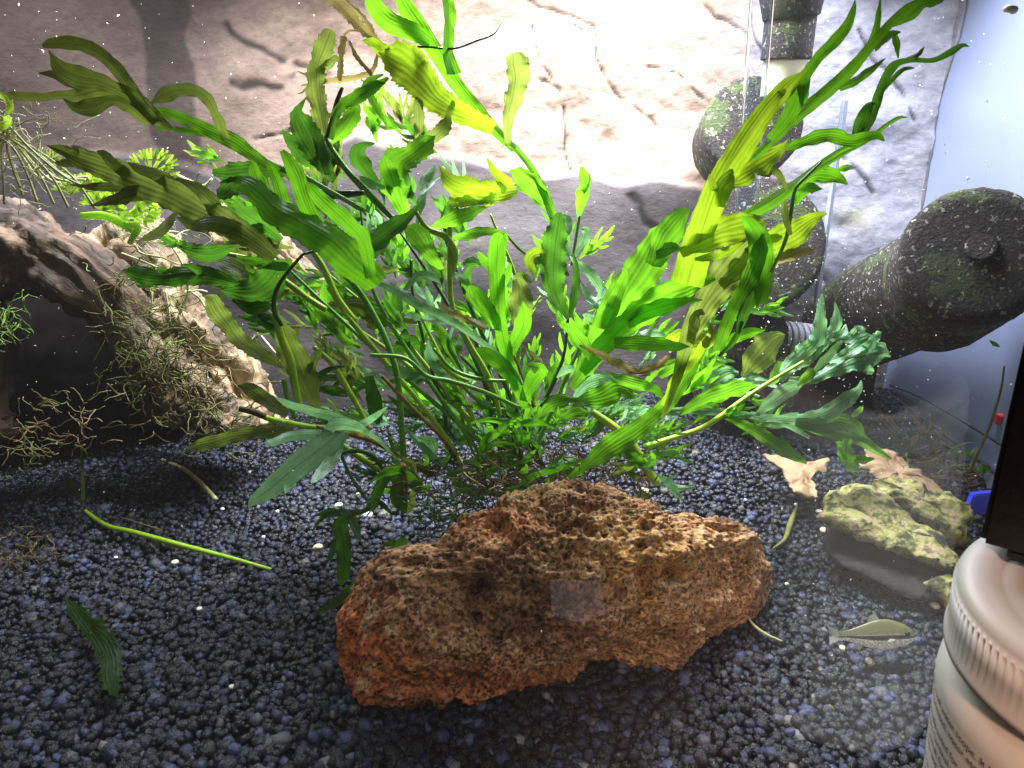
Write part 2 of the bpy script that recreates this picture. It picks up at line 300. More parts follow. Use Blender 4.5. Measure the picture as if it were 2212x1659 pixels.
for pl, wd in cracks:
    d = pdist(wx, wy, pl); gap = sstep(-.75, -.1, vn(PP * 4.5, 40)) ; kk = np.exp(-(d / (wd * .85)) ** 2) * gap; dep = dep + .0014 * kk; col = col * (1 - .88 * kk[:, None])
yel = np.exp(-(((px - 1850) / 40) ** 2 + ((py - 470) / 26) ** 2)) * .5; col = col * (1 - yel[:, None]) + np.array([.32, .30, .10]) * yel[:, None]
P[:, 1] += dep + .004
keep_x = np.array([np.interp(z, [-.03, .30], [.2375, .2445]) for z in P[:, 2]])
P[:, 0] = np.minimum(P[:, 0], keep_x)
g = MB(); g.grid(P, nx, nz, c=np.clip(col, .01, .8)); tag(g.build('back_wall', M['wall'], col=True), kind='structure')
# side wall: pale blue frosted pane with the dark silicone seam, running from the back corner towards the camera
m, nt, b, o = mat('side_wall'); n1 = noise(nt, 20, 3); nt.links.new(ramp(nt, n1, [(.3, (.25, .29, .46)), (.7, (.28, .325, .50))]), b.inputs['Base Color']); b.inputs['Roughness'].default_value = .25; b.inputs['Transmission Weight'].default_value = 0; M['side'] = m
g = MB(); g.add([(.2380, .32, -.03), (.2380, -.002, -.03), (.2450, -.002, .30), (.2450, .32, .30)], [(0, 1, 2, 3)]); g.add([(.243, .32, -.03), (.243, -.002, -.03), (.25, -.002, .30), (.25, .32, .30)], [(3, 2, 1, 0)]); tag(g.build('side_wall', M['side'], smooth=False), kind='structure')
M['seam'] = simple('silicone', (.05, .055, .06), rough=.4, bs=0)
g = MB()
for pl, r in (([(.2378, .292, .020), (.2378, .25, .026), (.2378, .15, .030), (.2378, .05, .03)], .0007), ([(.2372, .292, .015), (.2372, .20, .015), (.2372, .05, .014)], .0010)):
    tube_mesh(g, crom(pl, 20), r, 6)
tag(g.build('silicone_seam', M['seam']), kind='structure')
# front glass pane: clear, with the mirror share of its two faces
m = bpy.data.materials.new('front_glass'); m.use_nodes = True; nt = m.node_tree; nt.nodes.clear(); o = nd(nt, 'ShaderNodeOutputMaterial'); t = nd(nt, 'ShaderNodeBsdfTransparent'); t.inputs[0].default_value = (.99, .995, .992, 1)
gl = nd(nt, 'ShaderNodeBsdfGlossy'); gl.inputs['Roughness'].default_value = .004; fr = nd(nt, 'ShaderNodeFresnel'); fr.inputs[0].default_value = 1.5; mx = nd(nt, 'ShaderNodeMixShader')
nt.links.new(math_(nt, 'MULTIPLY', fr.outputs[0], 1.85, True), mx.inputs[0]); nt.links.new(t.outputs[0], mx.inputs[1]); nt.links.new(gl.outputs[0], mx.inputs[2]); nt.links.new(mx.outputs[0], o.inputs[0])
g = MB(); g.add([(-.60, 0, -.03), (.2375, 0, -.03), (.2445, 0, .30), (-.60, 0, .30)], [(0, 1, 2, 3)]); tag(g.build('front_glass', m, smooth=False), kind='structure')
g = MB(); g.add([(-.8, -.9, -.032), (.8, -.9, -.032), (.8, -.0005, -.032), (-.8, -.0005, -.032)], [(0, 1, 2, 3)]); M['table'] = simple('table_top', (.035, .022, .018), rough=.6, bs=0); tag(g.build('table_top', M['table'], smooth=False), kind='structure')

# ---------------------------------------------------------------- lava rock
OUT = [(727,1350),(760,1300),(785,1245),(804,1225),(835,1195),(888,1184),(954,1173),(979,1156),(1014,1135),(1066,1110),(1084,1080),(1154,1061),(1224,1044),(1294,1052),(1346,1065),(1399,1093),(1438,1119),(1473,1113),(1508,1127),(1536,1122),(1578,1134),(1616,1155),(1637,1187),(1651,1253),(1648,1300),(1630,1342),(1592,1380),(1543,1408),(1490,1428),(1455,1445),(1416,1450),(1364,1445),(1311,1455),(1276,1465),(1171,1488),(1084,1515),(1049,1516),(1007,1532),(961,1520),(940,1548),(874,1540),(804,1512),(779,1508),(748,1443),(734,1401)]
OC = np.array([1180., 1290.]); O_ = np.array(OUT, float); d0 = .268; S0 = d0 / FOC
rc = CAM + (FWD * FOC + RGT * (OC[0] - 1106) + UPV * (829.5 - OC[1])) * (d0 / FOC)
bm = bmesh.new(); bmesh.ops.create_icosphere(bm, subdivisions=8, radius=1); SV = np.array([v.co[:] for v in bm.verts]); SF = [[v.index for v in f.verts] for f in bm.faces]; bm.free()
ea, eb = O_, np.roll(O_, -1, 0)
def rad_at(ang):
    dx, dy = np.cos(ang), np.sin(ang); best = np.zeros_like(ang)
    for a, c_ in zip(ea, eb):
        a = a - OC; e = c_ - OC - a; den = dx * e[1] - dy * e[0]; den = np.where(np.abs(den) < 1e-9, 1e-9, den)
        t = (a[0] * e[1] - a[1] * e[0]) / den; u = (a[0] * dy - a[1] * dx) / den; best = np.where((t > 0) & (u >= -.001) & (u <= 1.001), np.maximum(best, t), best)
    return best
lr = np.hypot(SV[:, 0], SV[:, 1]); ang = np.arctan2(-SV[:, 1], SV[:, 0]); RA = rad_at(ang)
# lateral profile: fuller than a sphere, so that the block has shoulders
lat = lr ** .85; zz = np.sign(SV[:, 2]) * np.abs(SV[:, 2]) ** .8
PX = np.cos(ang) * RA * lat; PYd = np.sin(ang) * RA * lat
thick = .038 * (1 + .15 * np.cos(PX / 300))
D0 = np.interp(PX + OC[0], [730, 860, 1171, 1588, 1650], [.250, .255, .268, .292, .296])[:, None]
loc = np.stack([PX * S0, -PYd * S0, zz * thick], 1)     # right, up, towards the viewer
qx, qy = PX + OC[0], PYd + OC[1]
def blob(cx, cy, rx, ry, rot=0):
    a = R(rot); dx, dy = qx - cx, qy - cy; return np.exp(-(((dx * math.cos(a) + dy * math.sin(a)) / rx) ** 2 + ((-dx * math.sin(a) + dy * math.cos(a)) / ry) ** 2))
fr_ = sstep(-.1, .5, SV[:, 2]); L3 = loc * 1000
L3w = L3 + 5 * np.stack([fbm(L3 / 16, 3, s_) for s_ in (41, 43, 47)], 1)
def ridge(p, n, s): return sum((1 - 2 * np.abs(vn(p * 2.1 ** k + 5 * k, s + k))) * .55 ** k for k in range(n))
disp = 3.4 * fbm(L3w / 22, 4, 50) + 3.2 * (ridge(L3w / 16, 4, 60) - .6) + 1.0 * (ridge(L3w / 5, 3, 64) - .5) + .65 * fbm(L3 / 2.2, 3, 66) + .28 * fbm(L3 / .8, 2, 67)
disp += -9 * blob(1080, 1330, 150, 55, 10) * fr_ - 16 * blob(1390, 1232, 20, 20, 20) * fr_ - 20 * blob(1448, 1238, 26, 15) * fr_ - 12 * blob(1390, 1268, 14, 26) * fr_ + 6 * blob(1415, 1235, 75, 60) * fr_ - 7 * blob(1010, 1262, 110, 18, 6) * fr_
disp += 1.5 * blob(1500, 1240, 110, 80) + 4 * blob(860, 1340, 70, 110) + 3 * blob(1400, 1180, 80, 40, 15) + 3 * blob(1150, 1200, 180, 40, 8) - 4 * blob(900, 1420, 60, 10, 0) * fr_ - 5 * blob(1010, 1475, 26, 18) * fr_ - 3.5 * blob(1330, 1410, 160, 24, -12)
disp += 3 * blob(1560, 1160, 50, 30) - 3 * blob(1450, 1130, 16, 30)
w1, id1 = worley(L3 / 3.4, 70); pit = (1 - sstep(.18, .40, w1)) * (id1 > .3); w2, id2 = worley(L3 / 1.7, 80); pit2 = (1 - sstep(.2, .42, w2)) * (id2 > .35); w4, id4 = worley(L3 / .95, 85); pit4 = (1 - sstep(.25, .48, w4)) * (id4 > .4); w3, id3 = worley(L3 / 9.0, 90); pit3 = (1 - sstep(.16, .34, w3)) * (id3 > .62)
disp -= 1.6 * pit + 1.0 * pit2 * (1 + .6 * blob(1520, 1270, 160, 140)) + 4.2 * pit3 + .25 * pit4
nrm = SV / np.array([1.3, .9, .8]); nrm /= np.linalg.norm(nrm, axis=1)[:, None]
silh = 1 - np.clip(np.abs(SV[:, 2]) * 3, 0, 1); disp = disp * (1 - .6 * silh) / 1000
loc = loc + nrm * disp[:, None]; loc[:, 2] -= .0
DD = D0 - loc[:, 2:3]; RV = CAM + FWD * DD + RGT * ((loc[:, :1] / S0 + OC[0] - 1106) / FOC * DD) + UPV * ((829.5 - OC[1] + loc[:, 1:2] / S0) / FOC * DD)
a1 = np.clip(.5 + .5 * fbm(L3 / 14, 4, 101), 0, 1)[:, None]; a2 = np.clip(.5 + .6 * fbm(L3 / 6, 4, 111), 0, 1)[:, None]
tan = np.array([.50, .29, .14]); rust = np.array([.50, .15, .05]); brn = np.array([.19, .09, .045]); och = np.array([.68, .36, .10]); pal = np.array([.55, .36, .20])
a1 = np.clip(a1 * 1.3 - .15 - (.5 * blob(1090, 1340, 190, 80) + .35 * blob(1240, 1110, 160, 60))[:, None], 0, 1); c = brn * (1 - a1) + tan * a1; rk = np.clip(blob(790, 1440, 110, 110) * 1.2 + blob(1040, 1480, 260, 60) * .8 + blob(1090, 1150, 80, 40) * .6 + .5 * blob(750, 1340, 60, 80) + .25 * (a2[:, 0] - .4), 0, 1)[:, None]  # first blob browns the lower front to paint in its shade
c = c * (1 - rk) + rust * rk; yk = (blob(1330, 1170, 80, 60) * .8 * a2[:, 0] + .75 * blob(1415, 1240, 110, 75))[:, None]; c = c * (1 - yk) + och * yk  # second ochre blob paints a golden lit patch right of centre
pk = np.clip(sstep(.62, .9, a2[:, 0]) * .7 + .45 * blob(1520, 1270, 120, 120) * a2[:, 0] + .4 * blob(870, 1330, 40, 120) * a2[:, 0], 0, 1)[:, None]; c = c * (1 - pk) + pal * pk
alg = (sstep(.1, .6, vn(L3 / 5, 120)) * sstep(0, .4, SV[:, 1]) * blob(1180, 1120, 280, 90))[:, None] * .6; c = c * (1 - alg) + np.array([.10, .10, .03]) * alg
c *= (1 - .45 * np.clip(pit + pit2 * .7, 0, 1))[:, None]  # pits darkened by colour, adding to the shade of the relief
m, nt, b, o = mat('lava_rock'); at = nd(nt, 'ShaderNodeAttribute', attribute_name='Col'); n1 = noise(nt, 700, 6, .7); vo = nd(nt, 'ShaderNodeTexVoronoi'); vo.inputs['Scale'].default_value = 900; nt.links.new(nd(nt, 'ShaderNodeTexCoord').outputs['Object'], vo.inputs['Vector'])
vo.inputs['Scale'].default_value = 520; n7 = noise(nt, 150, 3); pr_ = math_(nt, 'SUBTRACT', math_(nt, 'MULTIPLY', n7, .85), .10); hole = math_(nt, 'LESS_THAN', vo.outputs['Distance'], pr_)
cc = mixc(nt, 1, at.outputs['Color'], ramp(nt, n1, [(.34, (.22, .2, .18)), (.5, (.9, .9, .9)), (.66, (1.7, 1.6, 1.45))]), 'MULTIPLY'); cc = mixc(nt, math_(nt, 'MULTIPLY', hole, .72), cc, (.035, .018, .012)); nt.links.new(cc, b.inputs['Base Color']); b.inputs['Roughness'].default_value = .8; b.inputs['Specular IOR Level'].default_value = .2  # pore shade painted near-black into the colour
bump(nt, math_(nt, 'SUBTRACT', n1, math_(nt, 'MULTIPLY', hole, .9)), b, .9, .0010); M['rock'] = m
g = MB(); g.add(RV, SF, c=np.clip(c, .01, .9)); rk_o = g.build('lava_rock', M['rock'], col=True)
tag(rk_o, 'large reddish-brown porous lava rock lying on the dark gravel under the plant', 'rock')

# ---------------------------------------------------------------- driftwood
m, nt, b, o = mat('driftwood'); at = nd(nt, 'ShaderNodeAttribute', attribute_name='Col'); uv = nd(nt, 'ShaderNodeUVMap'); mp = nd(nt, 'ShaderNodeMapping'); mp.inputs['Scale'].default_value = (7, 1.1, 1); nt.links.new(uv.outputs[0], mp.inputs[0])
n1 = noise(nt, 2.2, 8, .7, mp.outputs[0], .8); n2 = noise(nt, 60, 5, .6); cc = mixc(nt, 1, at.outputs['Color'], ramp(nt, n1, [(.30, (.25, .2, .18)), (.48, (.85, .82, .8)), (.7, (1.25, 1.2, 1.1))]), 'MULTIPLY')
cc = mixc(nt, math_(nt, 'MULTIPLY', math_(nt, 'GREATER_THAN', n2, .56), .65), cc, (.045, .03, .022)); nt.links.new(cc, b.inputs['Base Color']); b.inputs['Roughness'].default_value = .7; bump(nt, math_(nt, 'ADD', n1, n2), b, .9, .0016); M['wood'] = m
m, nt, b, o = mat('cave_shade'); b.inputs['Base Color'].default_value = (.006, .005, .005, 1); b.inputs['Roughness'].default_value = .95; b.inputs['Specular IOR Level'].default_value = 0; M['cave'] = m  # near-black, stands in for the shade under the arch
WOOD = thing('driftwood', 'arched brown driftwood log with pale rooty end at the left', 'driftwood', W(150, 700, .19))
def log(name, pl, rads, seed, cols, amp=.004, sides=56, n=150, flat=1.0, pr=WOOD, mt=None, grain=1.0):
    C = crom([W(*p) for p in pl], n); r = np.interp(np.linspace(0, 1, n), np.linspace(0, 1, len(rads)), rads)
    T = np.gradient(C, axis=0); T /= np.linalg.norm(T, axis=1)[:, None]; A = np.cross(T, [0, .99, .1]); A /= np.linalg.norm(A, axis=1)[:, None]; B = np.cross(T, A)
    ph = np.linspace(0, 2 * math.pi, sides, endpoint=False); cs, sn = np.cos(ph), np.sin(ph)
    t = np.linspace(0, 1, n)[:, None] + 0 * ph[None]; q = np.stack([cs[None] * 2 + 0 * t, sn[None] * 2 + 0 * t, t * 9], -1).reshape(-1, 3)
    d = amp * (fbm(q * .8, 3, seed) + .5 * fbm(q * np.array([3.4, 3.4, .8]), 4, seed + 9) * grain + .25 * fbm(q * np.array([9, 9, 5]), 3, seed + 19))
    rad = (r[:, None] + d.reshape(n, sides)); V = C[:, None] + A[:, None] * (rad * cs)[..., None] + B[:, None] * (rad * sn * flat)[..., None]
    mixv = np.clip(.5 + .7 * fbm(q * np.array([1.5, 1.5, .7]), 4, seed + 30), 0, 1)[:, None]; cv = np.array(cols[0]) * (1 - mixv) + np.array(cols[1]) * mixv
    arc = np.concatenate([[0], np.cumsum(np.linalg.norm(np.diff(C, axis=0), axis=1))]); uvv = np.stack(np.broadcast_arrays((ph / math.pi)[None], arc[:, None] * 30), -1).reshape(-1, 2)
    g = MB(); g.grid(V.reshape(-1, 3), n, sides, uvv, cv, wrap=True); g.f.append(tuple(reversed(range(sides)))); g.f.append(tuple((n - 1) * sides + j for j in range(sides)))
    return g.build(name, mt or M['wood'], pr, col=True)
brown = [(.06, .035, .024), (.27, .17, .11)]; pale = [(.20, .13, .07), (.56, .41, .24)]
log('trunk', [(-420, 560, .16), (-150, 545, .18), (60, 545, .19), (170, 590, .19), (270, 690, .20), (350, 800, .205), (380, 880, .21)], [.030, .029, .028, .021, .015, .014, .016], 5, brown, .0055)
log('root', [(230, 560, .235), (330, 600, .225), (400, 700, .215), (470, 790, .21), (520, 870, .205), (545, 930, .20)], [.018, .022, .017, .015, .018, .012], 25, pale, .007)
log('root', [(-160, 640, .18), (-80, 760, .17), (-90, 900, .165), (-70, 960, .16)], [.03, .022, .018, .02], 45, brown, .004)
log('root', [(440, 470, .27), (520, 500, .255), (610, 560, .25), (690, 640, .26), (760, 690, .27)], [.006, .010, .009, .008, .004], 65, pale, .004, n=90)
log('root', [(350, 760, .20), (410, 830, .19), (470, 900, .185), (500, 940, .18)], [.008, .009, .010, .012], 85, [(.10, .07, .04), (.34, .24, .14)], .005, n=80)
log('arch_shade', [(-80, 780, .262), (80, 800, .262), (260, 800, .262), (420, 830, .262)], [.040, .046, .042, .030], 95, [(.008, .007, .006), (.02, .014, .011)], .005, n=90, mt=M['cave'])  # added dark mass behind the arch, standing in for the hollow's shade
# ---------------------------------------------------------------- the plant on the rock
PLANT = thing('aquatic_plant', 'tall lobed bright green aquatic fern growing from the top of the lava rock', 'aquatic plant', W(1180, 1040, .10))
NL = [0]
def leaf(mt, fr, Y0, Y1, strips, teeth=.12, roll=0.0, fold=.2, ruf=.10, bow=0.0, parent=None, lab=None, name='leaf'):
    """one leaf: every strip is a lobe of the same blade"""
    mb = MB()
    for i, s in enumerate(strips):
        f = fr; y0, y1 = Y0, Y1
        if s[0] in FR and s[1] == ' ': f, s = s[0], s[2:]
        dy = .0012 * i + random.uniform(-.001, .001)
        strip(mb, f, s, y0 + (0 if i == 0 else (y1 - y0) * .35) + dy, y1 + random.uniform(-.006, .006), roll + random.uniform(-.3, .3), fold, teeth, ruf, bow)
    o = mb.build(name, M[mt], parent or PLANT); NL[0] += 1
    if lab: o['label'] = lab
    return o
def stem(mt, fr, Y0, Y1, s, bow=0.0, parent=None, name='stem', sides=8):
    mb = MB(); stalk(mb, fr, s, Y0, Y1, bow, sides); return mb.build(name, M[mt], parent or PLANT)
# --- upper left frond
leaf('olive', 'A', .075, .06, ['1400,860,60 1330,700,70 1260,590,85 1150,550,80 1020,580,95 930,640,60'], .04, .3)
leaf('olive', 'A', .066, .055, ['1060,800,40 930,700,100 820,560,95 700,400,95 580,310,95 450,270,90 330,270,70 262,285,24', '960,760,60 860,640,90 740,560,110 610,500,120 480,470,150 380,420,110 300,310,40', '760,590,90 620,560,130 480,590,90 360,590,55 250,600,55 80,590,60 50,570,14',
      '930,770,70 800,660,100 690,620,70 560,660,120 470,660,70 390,610,8', '560,540,60 440,510,70 340,460,60 240,450,10'], .03, .2, .3)
leaf('mid', 'A', .085, .064, ['1720,1060,50 1560,960,90 1430,870,110 1300,810,90 1150,740,80 1000,690,70 920,700,30', '1400,880,50 1280,830,50 1100,800,40 960,790,24'], .03)
stem('stem', 'A', .105, .085, '2250,1300,30 2000,1160,34 1850,1080,40 1640,1010,46')
# --- lower left olive frond
leaf('olive', 'A', .090, .055, ['1700,1590,90 1560,1480,140 1400,1380,180 1150,1240,210 900,1120,210 700,1050,170 500,980,140 380,930,70 290,900,8', '900,1130,100 760,1060,80 650,960,60 600,930,12', '1000,1190,110 850,1200,110 700,1235,70 555,1270,6', '860,1130,80 650,1150,70 430,1140,5',
      '640,1050,80 540,1000,70 400,1010,50 340,1000,8', '1150,1190,90 1000,1100,90 860,1040,60 790,1005,12', '620,1020,60 520,940,60 440,900,8', '1350,1330,120 1300,1240,110 1200,1150,70 1080,1100,12', '1500,1430,110 1330,1380,110 1200,1390,80 1090,1340,12'], .1, 0, .25)
leaf('olive', 'A', .105, .09, ['1100,1300,20 1020,1400,70 930,1460,60 860,1480,8'], .05)
# --- bright green hand left of the middle
leaf('bright', 'A', .082, .05, ['2330,1760,190 2180,1620,240 2060,1500,240 1900,1400,230 1700,1290,190 1600,1190,150 1500,1120,120 1440,1125,60', '1960,1420,120 1890,1260,115 1830,1090,115 1780,990,85 1740,930,30', '1760,1300,110 1720,1150,85 1670,1030,55 1640,985,8', '1660,1220,100 1590,1100,95 1565,1020,60 1540,990,12',
      '1640,1230,90 1540,1180,70 1450,1160,50 1425,1150,8'], .05, 0, .22, .06, lab='broad bright green lobed leaf with parallel veins')
leaf('bright', 'A', .078, .052, ['2290,1720,80 2240,1500,110 2120,1360,120 1990,1240,115 1910,1150,60 1890,1130,8'], .03)
leaf('dark', 'A', .11, .1, ['1760,1080,30 1640,1050,110 1500,1060,150 1390,1070,110 1310,1060,30', '1560,1080,80 1450,1140,130 1380,1200,90 1340,1230,8'], .2)
leaf('dark', 'A', .12, .11, ['1740,1480,40 1640,1400,110 1540,1330,120 1470,1260,60 1450,1230,8', '1640,1400,60 1520,1440,90 1440,1460,8'], .15, .3)
# --- dark cluster of upright leaves
stem('stem', 'B', .12, .125, '560,1380,34 400,1220,44 250,1060,38 150,920,34 110,840,26')
stem('stemd', 'B', .125, .13, '120,850,26 150,740,26 185,620,30 215,540,24')
leaf('olive', 'A', .125, .12, ['2010,880,30 1985,720,110 1955,560,130 1960,420,120 2000,300,130 2030,220,110 2040,180,30', '1990,430,60 2060,370,60 2080,340,8', '1960,430,60 1945,300,40 1943,240,6'], .22, lab='upright olive leaf with a toothed tip')
leaf('mid', 'A', .125, .13, ['2040,860,36 2075,700,70 2140,620,60 2250,540,60'], .08)
leaf('mid', 'A', .125, .125, ['2050,880,20 2110,800,110 2170,720,110 2190,660,70 2150,640,20'], .18, .2, .35)
leaf('dark', 'A', .12, .115, ['2060,1110,50 1960,960,150 1890,820,200 1850,740,150 1840,680,60 1885,610,8', '1960,1000,90 1880,980,90 1800,880,80 1740,800,8'], .15)
leaf('dark', 'A', .118, .12, ['2020,1080,30 2000,960,80 1960,860,70 1930,790,10'], .1)
leaf('dark', 'B', .125, .12, ['430,1120,20 360,1050,110 310,960,110 340,900,60 415,885,10'], .1, .2)
leaf('mid', 'B', .125, .12, ['500,790,20 380,560,60 480,500,30'], .1)
leaf('mid', 'B', .115, .12, ['230,660,40 330,590,90 430,530,70 500,480,20', '330,580,50 380,500,50 470,460,10'], .16)
stem('stemd', 'B', .118, .115, '-20,1120,30 60,1190,60 180,1200,60 350,1190,30')
# --- tall middle frond
stem('stem', 'B', .125, .14, '1600,1700,34 1560,1480,30 1510,1290,30')
leaf('mid', 'B', .135, .14, ['1560,1450,26 1500,1290,60 1440,1150,60 1370,1020,46 1290,920,46 1220,860,50'], .02, 0, .3)
leaf('bright', 'B', .14, .15, ['1280,920,50 1130,770,80 1010,630,95 900,490,100 800,330,110 700,180,120 600,40,120 540,-100,100', '905,460,100 865,330,80 870,180,75 872,60,85 850,-80,90', '760,260,90 640,190,130 500,130,145 420,50,130 370,-60,110'], .03, 0, .25, .05, lab='tallest bright green forked frond reaching above the picture')
leaf('yellow', 'B', .138, .125, ['1150,790,100 960,700,140 800,610,190 700,500,240 600,410,270 500,350,210 440,320,90', '720,470,110 690,350,70 655,270,8', '620,400,100 570,320,60 555,270,8', '520,370,110 450,300,90 390,260,60 340,250,8', '560,370,90 500,310,50 490,280,8', '780,540,100 720,400,60 750,340,8', '880,680,60 900,640,40 900,605,8'], .16, 0, .2, .06, lab='broad yellow-green toothed leaf')
leaf('olive', 'B', .14, .135, ['1240,900,40 1235,740,80 1265,580,140 1280,470,160 1272,400,190 1268,345,120 1262,330,30'], .12, .1, .45, lab='single upright yellowish leaf with a curled dark tip')
stem('stemd', 'B', .145, .15, '560,290,12 740,290,14 900,300,14 1050,250,14 1150,210,10 1200,140,3')
leaf('mid', 'B', .14, .14, ['1530,1400,16 1490,1280,70 1420,1180,140 1330,1090,130 1250,1050,60'], .1, .1, .3)
leaf('yellow', 'B', .135, .12, ['1290,1180,60 1180,1190,140 1040,1170,180 930,1130,170 860,1090,90 815,1020,10', '1240,1160,110 1160,1060,70 1110,975,8', '1150,1220,100 1020,1240,80 900,1250,60 880,1210,8'], .2, .1, .35)
leaf('mid', 'B', .13, .125, ['610,1350,40 580,1230,140 560,1120,190 570,1020,190 640,960,150 740,880,140 790,840,40', '540,1150,120 490,1020,110 470,960,8', '520,1180,60 470,1120,8'], .2, .1, .35)
leaf('olive', 'B', .135, .13, ['700,880,60 690,760,80 690,640,70 670,600,20', '720,860,100 800,830,100 850,760,90 880,690,10', '690,790,60 640,750,30 620,740,6'], .2)
leaf('bright', 'B', .14, .135, ['800,560,10 850,560,4 900,600,3'], .1)
leaf('mid', 'B', .125, .11, ['755,1410,10 880,1360,110 980,1320,100 1060,1290,50 1115,1280,5'], .22, .2)
leaf('mid', 'B', .125, .115, ['880,1470,20 1000,1450,70 1120,1430,60 1230,1450,30'], .12)
leaf('dark', 'B', .11, .10, ['280,1520,30 400,1510,110 530,1430,130 620,1350,80 680,1280,30 710,1230,5'], .06, .5, .5)
leaf('mid', 'B', .12, .11, ['830,1660,30 740,1540,120 660,1430,150 600,1400,20'], .08)
leaf('pale', 'B', .12, .13, ['680,1380,20 700,1240,60 720,1120,60 760,1060,70 790,1020,20', '700,1200,30 760,1130,50 820,1090,8'], .1, .3)
leaf('pale', 'B', .12, .12, ['480,1160,20 400,1140,60 340,1100,40 320,1085,6'], .06)
stem('stemy', 'B', .115, .12, '670,1310,26 740,1410,34 850,1460,44 910,1560,44 890,1700,34')
stem('stem', 'B', .12, .13, '1230,1450,14 1300,1530,18 1390,1600,14')
leaf('dark', 'E', .115, .12, ['1612,470,20 1540,330,120 1520,180,180 1530,20,170 1550,-100,130 1560,-190,30', '1620,460,30 1650,300,60 1660,150,40 1640,60,8'], .14, .1, .3)
leaf('yellow', 'B', .12, .12, ['1500,1640,20 1430,1580,110 1390,1620,110 1400,1700,20'], .12)
leaf('pale', 'B', .13, .135, ['1560,1480,14 1600,1420,70 1590,1350,80 1550,1330,10', '1640,1600,10 1700,1500,60 1720,1420,60 1690,1410,8', '1640,1620,10 1600,1540,40 1590,1480,8'], .15)
stem('stem', 'B', .14, .145, '1630,1640,16 1660,1450,22 1680,1330,20')
leaf('bright', 'B', .145, .145, ['1670,1360,20 1690,1240,80 1715,1150,80 1700,1060,50 1685,1030,14', '1700,1180,40 1740,1120,30 1735,1060,8'], .15)
# --- decayed brown strands hanging in at the top
leaf('brownleaf', 'B', .13, .135, ['60,-60,60 180,20,70 280,120,80 360,200,70 430,250,40 450,290,14', '190,-40,30 300,60,36 380,150,40 420,240,20', '440,300,20 410,420,34 330,470,40 200,490,44 60,510,40 -40,530,10', '225,220,40 215,330,46 205,440,40 200,500,20', '320,190,14 260,190,16 225,220,20', '260,250,20 310,350,30 370,420,36 400,470,20', '120,480,30 60,560,24 30,590,6', '40,500,20 -20,560,16 -60,580,5', '100,500,16 10,470,20 -60,440,8', '330,490,12 360,520,16 330,560,10'], .35, .2, .3, .1, lab='decayed brown stringy leaf caught between the green tips')
leaf('brownleaf', 'E', .095, .095, ['800,360,20 860,410,50 960,460,60 1060,500,50 1120,530,16'], .4); leaf('brownleaf', 'E', .085, .085, ['1680,630,12 1800,680,50 1920,740,60 2030,800,60 2150,770,60 2230,700,30'], .4)
leaf('brownleaf', 'E', .1, .1, ['1210,570,10 1300,600,20 1380,600,8', '1300,620,16 1400,690,20 1490,775,8'], .2)
# --- centre
leaf('bright', 'E', .105, .085, ['1345,1020,60 1290,860,90 1230,680,100 1190,480,100 1175,300,115 1170,120,130 1180,-30,115 1190,-65,20', '1180,520,80 1100,380,90 1040,290,60 1010,265,12', '1160,180,70 1100,110,70 1050,55,24', '1195,270,70 1235,190,60 1255,125,24', '1235,700,60 1300,580,100 1340,480,115 1332,400,60 1330,360,8',
      '1300,880,60 1200,760,100 1110,680,90 1040,645,8', '1335,960,60 1390,850,120 1435,780,100 1350,745,8', '1170,40,60 1215,-10,50 1225,-60,10'], .04, 0, .15, .05, lab='antler-shaped bright green leaf in the middle of the plant')
leaf('pale', 'E', .085, .1, ['340,180,60 550,290,64 700,390,70 850,460,66 1050,590,46 1260,770,40 1330,870,20', '700,470,8 800,480,50 930,495,20', '600,460,8 650,450,60 720,475,16', '600,290,30 680,205,56 760,205,60 825,245,8'], .03)
for a in (('stemy', .12, .115, '130,270,30 250,450,34 420,660,34 540,800,34 600,870,34 740,1040,34 860,1210,36 950,1380,36'), ('stem', .11, .11, '190,150,34 330,310,38 450,520,38 520,690,38 560,850,38 580,1100,38 600,1400,38 600,1660,40'),
          ('stemb', .105, .115, '460,820,24 650,1020,26 820,1190,26 930,1350,26'), ('stemd', .125, .12, '760,640,26 780,840,26 840,980,26 860,1200,26'), ('stemy', .13, .12, '830,780,28 900,880,32 990,1010,32 1080,1200,32 1160,1340,30'),
          ('stemy', .12, .115, '880,-100,34 880,200,34 890,360,34 930,490,36 1010,640,36 1100,790,36 1155,920,34 1190,1070,30'), ('stem', .1, .105, '390,690,26 600,710,26 740,820,28 880,850,28 1100,920,26 1320,1020,24'), ('stem', .115, .115, '780,650,20 900,780,24 1080,840,24 1230,850,20'),
          ('stemb', .11, .11, '1230,620,20 1290,740,24 1350,900,26 1400,1010,26'), ('stemd', .12, .11, '1612,440,18 1585,680,20 1520,860,30 1440,1010,20'), ('stemb', .095, .12, '60,1130,26 230,1170,28 400,1220,30 560,1310,30 760,1430,30'), ('stemd', .11, .115, '170,1310,24 300,1280,28 400,1310,28 470,1400,24'),
          ('stemy', .12, .12, '190,1230,36 340,1330,44 450,1400,40'), ('stemy', .125, .115, '1760,1040,44 1900,1140,52 2000,1240,60 2100,1400,56 2160,1480,50'), ('stemd', .13, .12, '640,100,22 650,300,20 700,520,22 730,640,20'), ('stem', .125, .12, '940,860,20 1030,950,26 1120,1010,24 1230,1030,20'),
          ('stemy', .12, .12, '720,620,26 870,780,34 940,830,30 1000,850,20'), ('stemy', .125, .12, '40,640,30 150,740,36 250,900,36 330,1040,32 380,1150,26'), ('stem', .13, .12, '930,930,20 960,1100,20 1010,1260,20 1060,1340,20')):
    stem(a[0], 'E', a[1], a[2], a[3])
stem('stemy', 'D', .095, .115, '1690,1090,34 1900,1130,34 2100,1150,34 2250,1190,32')
